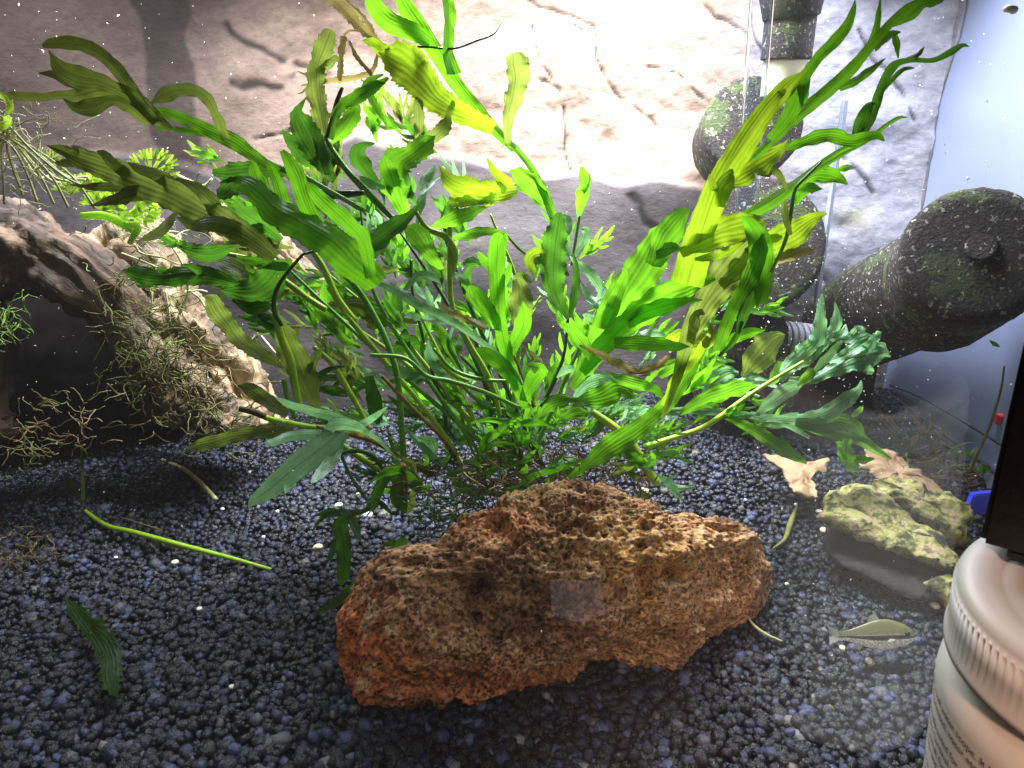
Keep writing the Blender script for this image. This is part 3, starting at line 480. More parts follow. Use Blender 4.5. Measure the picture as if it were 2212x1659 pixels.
stem('root', 'D', .094, .095, '1475,1020,36 1560,1040,40 1640,1070,38'); stem('stemy', 'D', .095, .095, '1600,1060,36 1690,1092,36 1760,1105,34')
for a in (('stemy', .12, .11, '1380,60,26 1560,110,36 1780,250,40 1900,340,40 2010,410,40'), ('stem', .125, .12, '1500,90,22 1650,170,24 1800,260,24'), ('stemd', .10, .10, '2070,20,18 1900,60,18 1850,90,20 1720,260,26 1690,400,30 1740,510,26'), ('stemy', .11, .11, '1690,380,40 1730,560,50 1790,720,54 1830,930,46 1860,1010,30'),
          ('stemy', .12, .12, '1880,-20,36 1990,140,40 2080,330,40 2190,480,40'), ('stem', .11, .11, '1750,840,30 1780,980,30 1820,1080,24')):
    stem(a[0], 'D', a[1], a[2], a[3])
leaf('pale', 'D', .11, .075, ['2480,1370,16 2350,1230,30 2230,1150,50 2100,1120,110 2000,1140,90', '2150,1110,80 2050,1070,70 1900,1030,66 1780,990,50 1700,950,8', '2120,1150,120 1950,1290,190 1800,1400,170 1660,1520,130 1560,1590,70 1535,1635,8', '1990,1180,80 1800,1190,66 1680,1230,56 1635,1235,12', '2100,1180,90 2050,1330,95 1970,1430,70 1920,1480,14', '2200,1140,60 2300,1080,50 2390,1010,8', '1850,1380,60 1780,1500,60 1760,1540,8', '1700,1480,60 1650,1600,8'], .06, 0, .15, .05, lab='pale green hand-shaped leaf hanging over the gravel on the left')
leaf('olive', 'D', .105, .09, ['1800,1150,50 1600,1170,95 1450,1185,95 1350,1215,95 1230,1250,90 1150,1270,20'], .05)
leaf('olive', 'D', .12, .12, ['1770,1060,60 1640,970,110 1540,900,90 1465,875,6'], .05)
leaf('dark', 'D', .095, .08, ['1450,250,50 1300,200,130 1150,190,150 1000,210,110 850,185,120 755,168,6', '1250,190,60 1180,145,40 1125,130,6', '1060,200,60 990,160,40 970,145,6', '940,240,60 860,260,30 830,230,6'], .12, 0, .3, lab='dark pointed leaf with two spikes over the driftwood')
leaf('olive', 'D', .115, .10, ['1750,770,16 1640,700,90 1500,620,120 1410,510,120 1340,420,140 1300,350,100 1260,330,8'], .16)
leaf('dark', 'D', .11, .105, ['1360,290,20 1450,300,140 1560,300,220 1650,240,230 1720,150,120 1800,100,20', '1450,330,80 1560,400,100 1680,380,60'], .06)
leaf('dark', 'D', .1, .1, ['1100,20,20 1220,60,120 1330,60,110 1440,20,20', '1200,30,80 1130,0,50 1110,-20,8'], .06)
leaf('mid', 'D', .11, .105, ['1460,80,20 1600,120,70 1750,140,60 1850,130,20'], .1)
leaf('olive', 'D', .13, .12, ['1300,90,30 1400,130,90 1480,170,90 1500,220,20'], .15)
leaf('dark', 'D', .125, .12, ['1560,380,10 1640,470,70 1720,560,100 1780,680,60', '1530,460,10 1620,450,60 1700,500,60'], .1)
leaf('olive', 'D', .12, .115, ['1960,1010,40 1890,860,170 1820,700,190 1760,560,150 1740,480,30', '1900,800,80 1950,700,60 2000,640,8'], .06)
leaf('dark', 'D', .13, .125, ['2150,930,50 2050,910,70 1960,900,40 1930,920,8'], .05)
leaf('dark', 'D', .12, .12, ['1940,910,10 1960,830,40 2040,770,36 2130,760,10'], .04)
leaf('olive', 'E', .135, .13, ['80,400,30 200,380,90 330,390,140 450,430,160 560,470,110 680,490,20', '340,420,60 400,500,60 440,520,8', '450,400,60 490,350,40 500,330,8'], .2)
leaf('dark', 'E', .13, .125, ['530,680,20 590,630,110 650,600,90 700,620,10', '640,700,20 600,560,60 590,540,8'], .22)
leaf('mid', 'E', .12, .115, ['60,420,60 130,480,80 230,590,60 330,640,30'], .1)
leaf('pale', 'E', .11, .11, ['240,650,10 300,680,46 350,700,20', '300,750,8 350,780,40 400,790,10'], .03)
leaf('dark', 'E', .118, .118, ['380,820,60 420,1000,110 440,1120,60'], .04)
leaf('mid', 'E', .115, .11, ['480,760,20 560,800,90 680,810,90 770,830,20'], .05, .3)
leaf('pale', 'E', .115, .12, ['740,600,20 760,700,80 820,790,80 890,830,20'], .05)
leaf('mid', 'E', .12, .12, ['790,500,40 860,600,80 900,700,60 960,810,20'], .06); leaf('pale', 'E', .12, .12, ['900,520,20 870,620,30 920,720,30 970,810,10'], .03)
leaf('mid', 'E', .125, .13, ['940,700,20 930,600,80 900,580,60'], .15)
leaf('dark', 'E', .13, .13, ['960,120,30 1030,120,80 1070,140,20', '1010,140,20 980,230,80 1010,300,60 1040,280,10'], .15)
leaf('mid', 'E', .12, .125, ['1000,260,10 1010,330,70 1080,430,40 1130,520,20'], .12)
leaf('olive', 'E', .12, .12, ['1290,220,70 1310,330,170 1320,450,150 1310,540,40', '1390,240,30 1320,200,60 1260,260,30'], .12)
leaf('olive', 'E', .13, .135, ['560,150,30 450,170,70 330,150,80 250,130,20'], .1)
leaf('dark', 'E', .12, .11, ['480,30,40 380,60,120 300,100,110 200,170,40'], .12); leaf('mid', 'E', .13, .13, ['900,180,20 960,220,60 1000,260,20'], .1)
leaf('mid', 'E', .13, .12, ['960,1060,20 1050,1000,60 1150,1010,50 1230,1060,20'], .06)
# big blades right of the centre
leaf('mid', 'E', .11, .08, ['1630,900,50 1760,690,160 1880,470,230 1990,270,260 2100,100,240 2190,-60,180 2240,-150,60', '1760,700,80 1690,600,90 1620,520,70 1555,492,6', '1850,480,110 1900,350,100 1960,200,60 1950,150,8'], .04, 0, .2, .08, lab='broad green blade right of the middle')
leaf('bright', 'E', .105, .07, ['1700,800,60 1820,650,130 2000,470,170 2200,330,190 2400,250,130 2520,220,20', '1980,480,110 2150,400,120 2330,360,60 2440,350,8', '1900,620,80 2080,620,110 2270,640,70 2360,640,10'], .04, 0, .2, .1)
leaf('mid', 'C', .085, .06, ['-80,1640,120 -10,1480,190 60,1390,170 110,1320,90 150,1295,10', '-60,1560,90 30,1530,80 100,1540,10'], .05)
leaf('bright', 'E', .11, .1, ['1640,980,40 1800,950,150 1930,900,150 2010,940,60 2040,930,10'], .06)
leaf('mid', 'E', .112, .11, ['1420,1090,20 1490,1000,110 1580,970,90 1660,970,10'], .05); leaf('mid', 'E', .112, .11, ['1560,1080,20 1660,1040,80 1740,1050,20'], .05)
leaf('pale', 'E', .11, .10, ['1650,950,30 1720,870,90 1840,830,70 1900,850,8', '1540,830,8 1600,780,70 1650,770,20'], .05)
leaf('mid', 'E', .105, .085, ['1790,790,10 1900,830,70 2020,870,90 2140,900,60 2200,960,20'], .06)
leaf('mid', 'E', .10, .08, ['1470,1540,14 1700,1390,60 1850,1270,140 2000,1170,140 2120,1080,110 2250,960,100 2350,820,90 2440,700,60'], .04, 0, .3, lab='long dark-based blade sweeping right over the rock')
leaf('bright', 'E', .10, .095, ['890,1480,30 1010,1510,44 1150,1545,50 1270,1540,50 1400,1440,46 1560,1390,40 1720,1330,40', '1200,1530,20 1300,1510,30 1390,1495,6'], .04)
leaf('bright', 'E', .105, .1, ['1010,1110,10 1120,1090,36 1230,1100,46 1330,1110,46 1440,1110,46 1540,1140,8', '1330,1100,20 1300,1070,40 1230,1040,40'], .05)
leaf('mid', 'E', .11, .105, ['1000,1390,14 1060,1300,34 1110,1210,60 1180,1160,50 1250,1100,50', '1090,1240,30 1180,1180,40 1300,1160,50 1370,1175,10', '1070,1290,30 1160,1240,40 1270,1245,44 1330,1250,8', '1120,1200,40 1130,1140,50 1110,1110,12'], .06)
leaf('pale', 'E', .115, .12, ['680,1200,20 740,1230,110 770,1290,90 740,1320,20', '600,1140,16 680,1220,40 800,1340,50 890,1400,20'], .05)
# --- right yellow frond, close to the glass
leaf('yellow', 'C', .075, .05, ['130,1760,230 190,1550,220 250,1350,190 330,1130,185 450,930,180 590,720,150 700,590,130 800,490,120 870,430,50', '300,1180,60 280,1110,40 270,1075,8', '640,640,90 720,570,50 740,545,8'], .04, 0, .15, .05, lab='long yellow-green blade leaning right close to the glass')
leaf('mid', 'C', .062, .055, ['540,980,50 660,860,70 780,740,80 900,640,90 1000,560,90 1150,420,84 1260,290,70 1380,150,64 1500,50,80 1620,-30,90', '1070,550,40 1180,490,60 1280,420,44 1355,360,6', '1260,310,60 1295,200,50 1320,60,30 1325,-30,8', '1290,300,40 1370,230,60 1450,200,12', '1405,200,20 1425,260,46 1435,360,8', '1390,150,50 1500,90,110 1590,30,80 1720,0,40'], .03, 0, .3, lab='narrow forked green frond rising to the upper right corner')
leaf('bright', 'C', .06, .052, ['640,860,60 770,680,110 830,520,90 930,370,76 1050,250,84 1120,160,70 1155,60,40 1168,0,8', '860,640,60 850,560,80 870,480,60'], .03, 0, .3)
leaf('yellow', 'C', .07, .062, ['370,1130,50 450,1090,170 560,1020,190 660,960,120 730,900,50 755,860,8', '340,1260,60 350,1170,120 420,1080,120'], .05, 0, .2)
leaf('bright', 'C', .06, .055, ['740,925,40 880,870,80 1010,845,100 1150,870,90 1290,835,60 1350,870,10'], .04, .2, .3)
leaf('dark', 'C', .065, .06, ['1230,830,40 1290,690,60 1330,540,60 1400,410,60 1500,370,36 1650,370,34 1750,325,50 1830,280,30 1872,288,5', '1180,840,60 1215,740,100 1250,660,60 1290,630,8', '1310,600,20 1400,490,34 1470,430,34 1535,420,6', '1480,365,20 1560,330,34 1597,288,5'], .03, .3, .3)
leaf('mid', 'C', .078, .06, ['470,1340,60 640,1240,70 800,1130,60 950,1020,54 1100,920,44 1250,860,36 1350,780,30 1440,725,24 1492,727,5', '540,1330,50 700,1240,44 880,1090,40 1080,960,30 1240,880,14'], .02, .2, .3, .04)
leaf('bright', 'C', .075, .065, ['790,1210,40 900,1090,90 1000,1080,110 1080,1110,60 1122,1140,10', '780,1260,50 870,1170,90 965,1165,8', '1040,1060,10 1110,1035,50 1172,1040,6'], .05, 0, .3)
leaf('olive', 'C', .06, .06, ['755,1190,10 710,1090,50 670,1050,50 655,1030,10', '770,1450,30 740,1330,50 730,1240,30'], .02)
stem('stem', 'C', .065, .065, '650,1680,20 740,1480,26 775,1300,26 800,1170,22 870,1090,20 960,1000,14')
leaf('yellow', 'C', .072, .065, ['90,1560,80 220,1490,180 350,1430,200 480,1400,190 590,1380,100 610,1370,20', '180,1600,20 260,1590,60 380,1550,60 500,1480,20'], .06, 0, .2, lab='yellow-green veined blade crossing the leaning blade')
leaf('bright', 'C', .066, .062, ['468,1330,8 530,1400,110 580,1500,150 600,1640,150 590,1800,120 560,1900,60'], .03, .2, .35)
leaf('yellow', 'C', .076, .068, ['340,1760,60 480,1640,170 640,1520,190 780,1440,190 880,1370,110 950,1330,50 1000,1318,6', '500,1560,60 620,1480,80 720,1460,60'], .06, 0, .2)
leaf('brownleaf', 'C', .08, .07, ['540,1660,40 680,1620,60 820,1560,80 915,1550,20'], .2)
leaf('olive', 'F', .078, .07, ['-20,1080,30 60,860,60 130,620,110 200,450,170 330,250,220 470,80,220 570,-60,150', '150,600,60 170,500,80 210,430,60 240,440,8', '260,480,10 290,560,70 230,640,70'], .04, 0, .2, .1)
leaf('mid', 'F', .068, .066, ['320,660,70 370,520,90 440,360,100 520,220,120 570,80,120 600,-60,90'], .03)
leaf('dark', 'F', .066, .066, ['440,560,30 480,440,80 540,300,90 620,160,50', '330,700,20 420,600,40 470,480,30'], .03)
leaf('yellow', 'F', .085, .075, ['0,640,120 100,600,140 230,590,130 320,620,40', '-20,1000,30 60,830,60 180,700,70 270,560,30'], .06)
leaf('bright', 'F', .075, .07, ['340,640,20 420,590,70 520,550,70 614,535,8'], .08)
leaf('mid', 'F', .1, .09, ['-40,820,50 60,760,70 130,700,60 150,640,10', '-120,860,40 -40,760,60 60,720,30'], .08)
# --- pale sprig at the right
stem('stemy', 'F', .125, .15, '-130,1260,46 0,1215,34 200,1150,34 330,1075,36 500,950,30 700,820,24 850,730,20')
leaf('mid', 'F', .14, .13, ['90,1050,40 260,960,110 380,920,120 480,890,90 555,880,20'], .05)
leaf('pale', 'F', .15, .15, ['230,930,30 300,860,110 380,810,110 450,800,20', '340,850,60 440,860,80 550,850,20', '460,860,10 520,820,40 640,850,8'], .12, 0, .4, .2)
leaf('olive', 'F', .16, .15, ['480,830,60 560,720,190 640,640,190 700,580,100 735,565,10'], .1)
leaf('mid', 'F', .165, .16, ['640,880,20 700,800,120 740,740,80', '760,760,10 840,670,110 920,590,50'], .15)
leaf('pale', 'F', .15, .155, ['700,850,40 760,760,110 860,690,150 940,600,110 950,450,80 965,310,14', '900,700,80 1010,580,90 1060,480,70 1045,365,8', '1010,590,60 1090,560,60 1110,500,8', '1090,590,40 1150,590,90 1200,530,80 1210,510,8'], .12, 0, .35, .18, lab='silvery green leaf cluster standing up at the right')
leaf('pale', 'F', .145, .15, ['760,840,40 900,840,60 1050,770,110 1200,700,170 1330,680,160 1390,700,50', '1000,730,50 1120,680,80 1230,610,110 1320,590,50', '1180,740,100 1260,790,50 1285,795,8', '1250,650,80 1310,560,50 1300,540,8'], .14, 0, .3, .2)
leaf('mid', 'F', .14, .14, ['900,800,20 980,720,60 1050,640,50 1090,600,20'], .06); leaf('mid', 'F', .135, .14, ['810,880,10 850,840,70 900,790,60 910,775,10'], .05)
leaf('pale', 'F', .15, .145, ['0,1030,40 120,1030,50 300,1040,60 450,1060,60 560,1060,40', '560,1060,30 650,980,90 760,900,110 840,880,40', '520,1060,60 700,1080,60 870,1080,100 1000,1040,110 1120,960,100 1190,900,50 1207,845,6', '540,1080,40 720,1110,60 890,1200,24'], .05, 0, .2)
leaf('mid', 'F', .14, .14, ['340,1050,44 480,1120,70 640,1210,100 780,1300,90 870,1362,14', '230,990,60 280,990,60 330,1010,20'], .05)
leaf('mid', 'F', .145, .14, ['800,1100,60 950,1120,120 1080,1100,120 1180,1150,90 1215,1190,20', '820,1120,50 1000,1160,90 1180,1200,90 1300,1280,60 1395,1332,6', '1140,1080,20 1190,1040,44 1210,1010,20'], .06, 0, .3)
leaf('bright', 'F', .14, .135, ['1130,1210,60 1110,1290,110 1150,1370,90 1200,1410,40', '1170,1330,60 1230,1340,60 1290,1330,8', '1080,1250,40 1060,1220,30'], .25, 0, .3)
leaf('pale', 'E', .125, .13, ['1960,560,20 1900,440,60 1760,200,70 1660,120,40 1620,80,10', '1830,400,70 1740,330,60 1690,240,10', '1900,560,60 1820,500,80 1700,440,60'], .25, .2)
leaf('pale', 'F', .12, .125, ['-200,230,10 -100,210,60 0,260,60', '-180,330,10 -90,300,60 0,330,70', '-160,420,10 -60,400,70 60,400,60'], .2)
leaf('pale', 'E', .125, .13, ['2000,580,30 2120,560,70 2210,560,20', '2030,530,20 2130,470,50 2200,440,14'], .15)
# left-hand small leaves at the foot of the plant
leaf('mid', 'E', .1, .095, ['700,1480,30 600,1440,110 500,1420,110 450,1500,80 410,1600,60 400,1660,8', '560,1450,60 540,1560,70 600,1630,80 640,1640,10', '620,1480,60 700,1520,70 760,1490,20'], .1)
leaf('yellow', 'H', .09, .088, ['645,100,12 650,150,44 635,210,40 622,250,6'], .04)
leaf('dark', 'H', .095, .085, ['420,210,20 310,240,40 200,240,50 100,270,36 30,350,6', '250,240,60 200,320,100 220,420,110 230,540,100 215,660,70 205,690,10', '260,260,60 300,340,60 330,420,12', '190,400,60 150,500,40 130,540,6', '240,240,40 120,240,34 20,270,6', '420,220,40 380,180,50 450,180,40 520,250,20'], .08, lab='dark drooping toothed leaf left of the rock')
leaf('dark', 'H', .095, .085, ['500,500,20 400,620,70 300,700,80 170,800,60 20,890,20'], .05)
leaf('mid', 'H', .095, .09, ['540,460,60 590,420,70 610,400,20', '470,440,20 550,420,60'], .1)
stem('stemd', 'H', .11, .10, '200,-140,20 260,0,22 330,110,24 390,190,20'); stem('stemb', 'H', .10, .10, '590,-60,60 595,60,60 590,200,50')
leaf('mid', 'E', .115, .11, ['1910,1330,20 1930,1290,70 2000,1310,80 2080,1370,60 2140,1390,10', '1980,1350,40 2040,1400,50', '2140,1380,20 2140,1320,36 2120,1290,10'], .1)
leaf('pale', 'F', .12, .115, ['-20,1440,20 60,1500,40 120,1510,40 180,1500,20', '-60,1420,20 20,1500,40 80,1560,50 95,1575,8', '-60,1500,8 0,1470,30 80,1420,6'], .05)
leaf('yellow', 'E', .105, .1, ['1500,1320,16 1515,1370,50 1505,1440,50 1480,1520,20'], .15)
for (fr, s) in (('E', '1870,1350,10 1940,1370,30 2000,1390,8'), ('E', '1480,1540,20 1500,1500,40 1520,1480,8'), ('H', '1000,170,10 1020,200,50 1030,210,8'), ('E', '1640,1130,20 1690,1150,36 1720,1120,12')): leaf('yellow', fr, .1, .1, [s], .05)
# smaller lobed leaves filling the bush behind the large ones
def lobed(tx, ty, L, mt, Yc):
    a = math.atan2(ty - 1035, tx - 1140) + random.uniform(-.75, .75); cv = random.uniform(-.5, .5); m_ = []; x, y = tx - L / 2 * math.cos(a), ty - L / 2 * math.sin(a); P_ = [(x, y)]
    for k in range(4): P_.append((P_[-1][0] + L / 4 * math.cos(a + cv * (k / 3 - .4)), P_[-1][1] + L / 4 * math.sin(a + cv * (k / 3 - .4))))
    w0 = L * random.uniform(.13, .22); wd = [3, w0 * .7, w0, w0 * .85, 3]; out = [' '.join('%.1f,%.1f,%.1f' % (p[0], p[1], ww) for p, ww in zip(P_, wd))]; sd = random.choice((-1, 1))
    for k in range(random.choice((3, 4, 5, 6))):
        i = 1 + (k // 2) % 3; sd = -sd; p = P_[i]; a2 = a + sd * random.uniform(.45, .8); l = L * random.uniform(.30, .55); q1 = (p[0] + l * .5 * math.cos(a2), p[1] + l * .5 * math.sin(a2)); a3 = a2 - sd * random.uniform(.1, .5); q2 = (q1[0] + l * .5 * math.cos(a3), q1[1] + l * .5 * math.sin(a3))
        out.append('%.1f,%.1f,%.1f %.1f,%.1f,%.1f %.1f,%.1f,3' % (p[0], p[1], w0 * .6, q1[0], q1[1], w0 * .6, q2[0], q2[1]))
    leaf(mt, 'P', Yc + .004, Yc - .004, out, .14, random.uniform(-.5, .5), .25, .08)
for (cx, cy, sx, sy, n_, mats, ya, yb, la, lb) in ((560, 500, 90, 90, 19, ('dark', 'olive', 'dark', 'mid'), .125, .15, 80, 150), (760, 520, 90, 110, 26, ('dark', 'mid', 'olive', 'dark', 'mid'), .125, .16, 80, 150), (700, 720, 90, 90, 22, ('dark', 'mid', 'olive'), .12, .15, 70, 140), (950, 640, 100, 110, 24, ('mid', 'mid', 'dark', 'bright', 'pale'), .125, .16, 70, 130),
        (930, 860, 120, 70, 22, ('mid', 'dark', 'pale', 'mid'), .11, .14, 60, 110), (1150, 800, 120, 100, 26, ('mid', 'bright', 'pale', 'mid', 'bright'), .115, .15, 60, 120), (1370, 740, 100, 100, 24, ('mid', 'bright', 'pale', 'mid'), .12, .16, 60, 120), (1330, 910, 130, 50, 24, ('mid', 'pale', 'bright', 'mid'), .10, .14, 50, 100), (1060, 960, 110, 40, 20, ('mid', 'bright', 'pale', 'dark'), .095, .125, 40, 80),
        (1560, 800, 70, 60, 7, ('pale', 'mid', 'mid'), .14, .17, 60, 110), (1230, 640, 60, 90, 8, ('mid', 'pale', 'dark'), .13, .16, 60, 110), (850, 320, 70, 90, 7, ('olive', 'mid', 'dark'), .13, .16, 70, 120), (880, 1010, 60, 40, 6, ('mid', 'dark'), .10, .12, 50, 90)):
    for i in range(n_): lobed(random.gauss(cx, sx), random.gauss(cy, sy), random.uniform(la, lb), random.choice(mats), random.uniform(ya, yb) + .012)
for i in range(15):
    tx, ty = random.uniform(560, 1500), random.uniform(430, 760); x0 = 1140 + (tx - 1140) * .12 + random.uniform(-60, 60); bw = random.uniform(-60, 60)
    stem(random.choice(('stem', 'stemy', 'stemd', 'stemd')), 'P', .115, random.uniform(.13, .155), '%f,1010,9 %f,%f,10 %f,%f,9 %f,%f,5' % (x0, x0 + (tx - x0) * .35 + bw * .6, 1010 + (ty - 1010) * .33, x0 + (tx - x0) * .7 + bw, 1010 + (ty - 1010) * .68, tx, ty))
# crown of small straps, runners and rootlets around the rhizome
for i in range(56):
    cx = random.gauss(1120, 110); cy = random.uniform(985, 1075) + abs(cx - 1120) * .06; a = random.uniform(-math.pi * 1.05, .1); L = random.uniform(28, 80); cv = random.uniform(-.7, .7)
    p = [(cx, cy)]
    for k in range(3): a2 = a + cv * k; p.append((p[-1][0] + L / 3 * math.cos(a2), p[-1][1] + L / 3 * .7 * math.sin(a2)))
    wd = [3, random.uniform(9, 18), random.uniform(9, 16), 3]; Yc = .105 + random.uniform(-.02, .03)
    leaf(random.choice(('mid', 'mid', 'dark', 'bright', 'dark', 'olive', 'pale')), 'P', Yc, Yc + random.uniform(-.012, .012), [' '.join('%.1f,%.1f,%.1f' % (q[0], q[1], ww) for q, ww in zip(p, wd))], .12, random.uniform(-.5, .5))
def tangle(name, mt, cx, cy, sx, sy, n, Yr, wr, seg, parent, down=0.0, seed=3, wig=.6):
    rnd = random.Random(seed); mb = MB()
    for i in range(n):
        x, y = rnd.gauss(cx, sx), rnd.gauss(cy, sy); a = rnd.uniform(0, 6.28); Yc = rnd.uniform(*Yr); p = []
        for k in range(7):
            p.append((x, y, rnd.uniform(*wr))); a += rnd.gauss(0, wig); x += seg * math.cos(a); y += seg * (.75 * math.sin(a) + down)
        stalk(mb, 'P', ' '.join('%.1f,%.1f,%.1f' % q for q in p), Yc, Yc + rnd.uniform(-.01, .01), 0, 5)
    o = mb.build(name, M[mt], parent); o['kind'] = 'stuff'; return o
tangle('rootlet', 'root', 1130, 1020, 120, 24, 150, (.09, .13), (1.2, 3.6), 12, PLANT, .0, 3)
tangle('rootlet', 'stemb', 1120, 1025, 110, 22, 50, (.09, .125), (1.6, 5), 12, PLANT, .1, 4)
tangle('rootlet', 'root', 1320, 1010, 40, 14, 34, (.105, .125), (1.5, 4), 9, PLANT, .7, 5)
tangle('rootlet', 'stemd', 980, 1100, 60, 20, 60, (.085, .10), (1.5, 4), 11, PLANT, .2, 6)
tangle('rootlet', 'root', 1080, 1060, 120, 14, 70, (.085, .10), (1.5, 3.6), 11, PLANT, .35, 8)
print('leaves', NL[0])
# ---------------------------------------------------------------- filter gear at the back right
m, nt, b, o = mat('sponge'); n1 = noise(nt, 900, 4, .7); n2 = noise(nt, 55, 4, .6); n3 = noise(nt, 420, 3)
c = ramp(nt, n1, [(.36, (.006, .004, .005)), (.52, (.022, .014, .015)), (.62, (.05, .04, .034)), (.70, (.14, .13, .10))]); c = mixc(nt, math_(nt, 'MULTIPLY', math_(nt, 'GREATER_THAN', n2, .56), .55), c, (.07, .11, .02)); c = mixc(nt, math_(nt, 'MULTIPLY', math_(nt, 'GREATER_THAN', n3, .62), .8), c, (.34, .33, .25))
nt.links.new(c, b.inputs['Base Color']); b.inputs['Roughness'].default_value = .9; bump(nt, n1, b, 1.0, .0015); M['sponge'] = m
M['black'] = simple('black_plastic', (.005, .005, .005), (.009, .008, .008), 400, .45, .4, .4); M['specked'] = M['sponge']
def cyl(mb, p0, p1, r0, r1, seg=48, rings=24, bev=.12, rough=0.0, seed=0):
    p0, p1 = np.array(p0, float), np.array(p1, float); L = np.linalg.norm(p1 - p0); t = [0, 0, bev * .15, bev * .5, bev] + list(np.linspace(bev, 1 - bev, rings)[1:-1]) + [1 - bev, 1 - bev * .5, 1 - bev * .15, 1, 1]; k = [0, .8, .93, .99, 1] + [1] * (rings - 2) + [1, .99, .93, .8, 0]
    t = np.array(t); k = np.array(k); r = (r0 + (r1 - r0) * t) * k; C = p0 + (p1 - p0) * t[:, None]; ax = (p1 - p0) / L; A = np.cross(ax, [.1, .3, .9]); A /= np.linalg.norm(A); B = np.cross(ax, A); ph = np.linspace(0, 2 * math.pi, seg, endpoint=False)
    V = C[:, None] + r[:, None, None] * (A * np.cos(ph)[:, None] + B * np.sin(ph)[:, None])[None]; V = V.reshape(-1, 3)
    if rough: V = V + (V - np.repeat(C, seg, 0)) / (np.linalg.norm(V - np.repeat(C, seg, 0), axis=1)[:, None] + 1e-6) * (rough * fbm(V * 300, 3, seed))[:, None]
    mb.grid(V, len(t), seg, wrap=True)
def part(fn, name, mt, parent, **k): mb = MB(); fn(mb); return mb.build(name, M[mt], parent, **k)
FIL = thing('sponge_filter', 'dark double sponge filter with a black pipe against the bright rock wall', 'filter', W(1640, 700, .25))
part(lambda mb: cyl(mb, W(1628, 268, .248), W(1590, 320, .288), .0245, .0245, bev=.04, rough=.0003), 'sponge', 'sponge', FIL)
part(lambda mb: cyl(mb, W(1628, 530, .225), W(1600, 560, .285), .0345, .0345, bev=.04, rough=.0004, seed=4), 'sponge', 'sponge', FIL)
part(lambda mb: cyl(mb, W(1590, 700, .245), W(1610, 900, .255), .026, .028, rough=.001, seed=5), 'sponge', 'sponge', FIL)
part(lambda mb: (cyl(mb, W(1712, -60, .24), W(1710, 40, .24), .0175, .0125, 32, 4, .02), cyl(mb, W(1710, 30, .24), W(1698, 130, .24), .0115, .0115, 32, 4, .03)), 'pipe', 'specked', FIL)
m, nt, b, o = mat('clear_plastic'); b.inputs['Base Color'].default_value = (.86, .92, 1, 1); b.inputs['Roughness'].default_value = .05; b.inputs['Transmission Weight'].default_value = 1; b.inputs['IOR'].default_value = 1.12; M['clear'] = m
m, nt, b, o = mat('milky_plastic'); b.inputs['Base Color'].default_value = (.80, .80, .55, 1); b.inputs['Roughness'].default_value = .3; b.inputs['Transmission Weight'].default_value = .5; b.inputs['IOR'].default_value = 1.1; M['milky'] = m
part(lambda mb: cyl(mb, W(1700, 125, .24), W(1690, 210, .24), .0095, .0095, 32, 4, .03), 'riser', 'milky', FIL)
TUB = thing('acrylic_tube', 'thin clear acrylic tube standing upright before the round dark sponges', 'tube', W(1590, 500, .22))
def hollow(mb, p0, p1, r, th, seg=32):
    for rr_, fl in ((r, 1), (r - th, -1)):
        V = []; p0_, p1_ = np.array(p0), np.array(p1); ax = (p1_ - p0_) / np.linalg.norm(p1_ - p0_); A = np.cross(ax, [.1, .9, .1]); A /= np.linalg.norm(A); B = np.cross(ax, A)
        for t in np.linspace(0, 1, 12):
            for k in range(seg): a = 2 * math.pi * k / seg * fl; V.append(p0_ + (p1_ - p0_) * t + rr_ * (A * math.cos(a) + B * math.sin(a)))
        mb.grid(V, 12, seg, wrap=True)
part(lambda mb: hollow(mb, W(1648, -30, .215), W(1610, 480, .215), .0052, .0009), 'tube_wall', 'clear', TUB)
m, nt, b, o = mat('acrylic_edge'); b.inputs['Base Color'].default_value = (.75, .82, 1, 1); b.inputs['Roughness'].default_value = .12; b.inputs['Transmission Weight'].default_value = .35; M['edge'] = m
BX = thing('acrylic_divider', 'clear acrylic strip with a bright vertical edge right of the round sponges', 'panel', W(1770, 660, .24))
part(lambda mb: mb.box(W(1762, 660, .232) * 1.0, W(1762, 660, .232) + np.array([.0016, .004, .10])), 'edge', 'edge', BX, smooth=False)
SP2 = thing('sponge_filter', 'big round algae-covered sponge filter lying at the right in front of the pale blue pane', 'filter', W(2050, 700, .20))
part(lambda mb: cyl(mb, W(2112, 550, .135), W(2020, 640, .20), .0268, .0272, 64, 40, .04, .0004, 9), 'sponge', 'sponge', SP2)
part(lambda mb: cyl(mb, W(2062, 592, .17), W(1830, 705, .280), .0262, .0275, 64, 40, .05, .0005, 19), 'sponge', 'sponge', SP2)
part(lambda mb: cyl(mb, W(2120, 532, .1353), W(2112, 545, .140), .0056, .0058, 32, 4, .1, .0002, 3), 'plug', 'algae' if 'algae' in M else 'sponge', SP2)
BB = thing('filter_base', 'black box-shaped filter base in shadow behind the pale leaf cluster', 'filter base', W(1750, 800, .27))
part(lambda mb: mb.box((.098, .262, .0), (.212, .292, .052)), 'housing', 'black', BB, smooth=False)
HO = thing('corrugated_hose', 'short ribbed grey hose end lying behind the pale leaf cluster', 'hose', W(1700, 740, .25))
M['hose'] = simple('hose_grey', (.50, .50, .56), (.35, .35, .42), 60, .4, .4, 0)
for k in range(6):
    a = W(1680 + k * 13, 730 + k * 1.5, .246); part(lambda mb: cyl(mb, a, a + np.array([.0029, .0005, -.0004]), .0098, .0098, 32, 3, .2), 'rib', 'hose', HO)
part(lambda mb: tube_mesh(mb, [W(1672, 728, .246), W(1755, 740, .246)], .0088, 24), 'hose_core', 'black', HO)
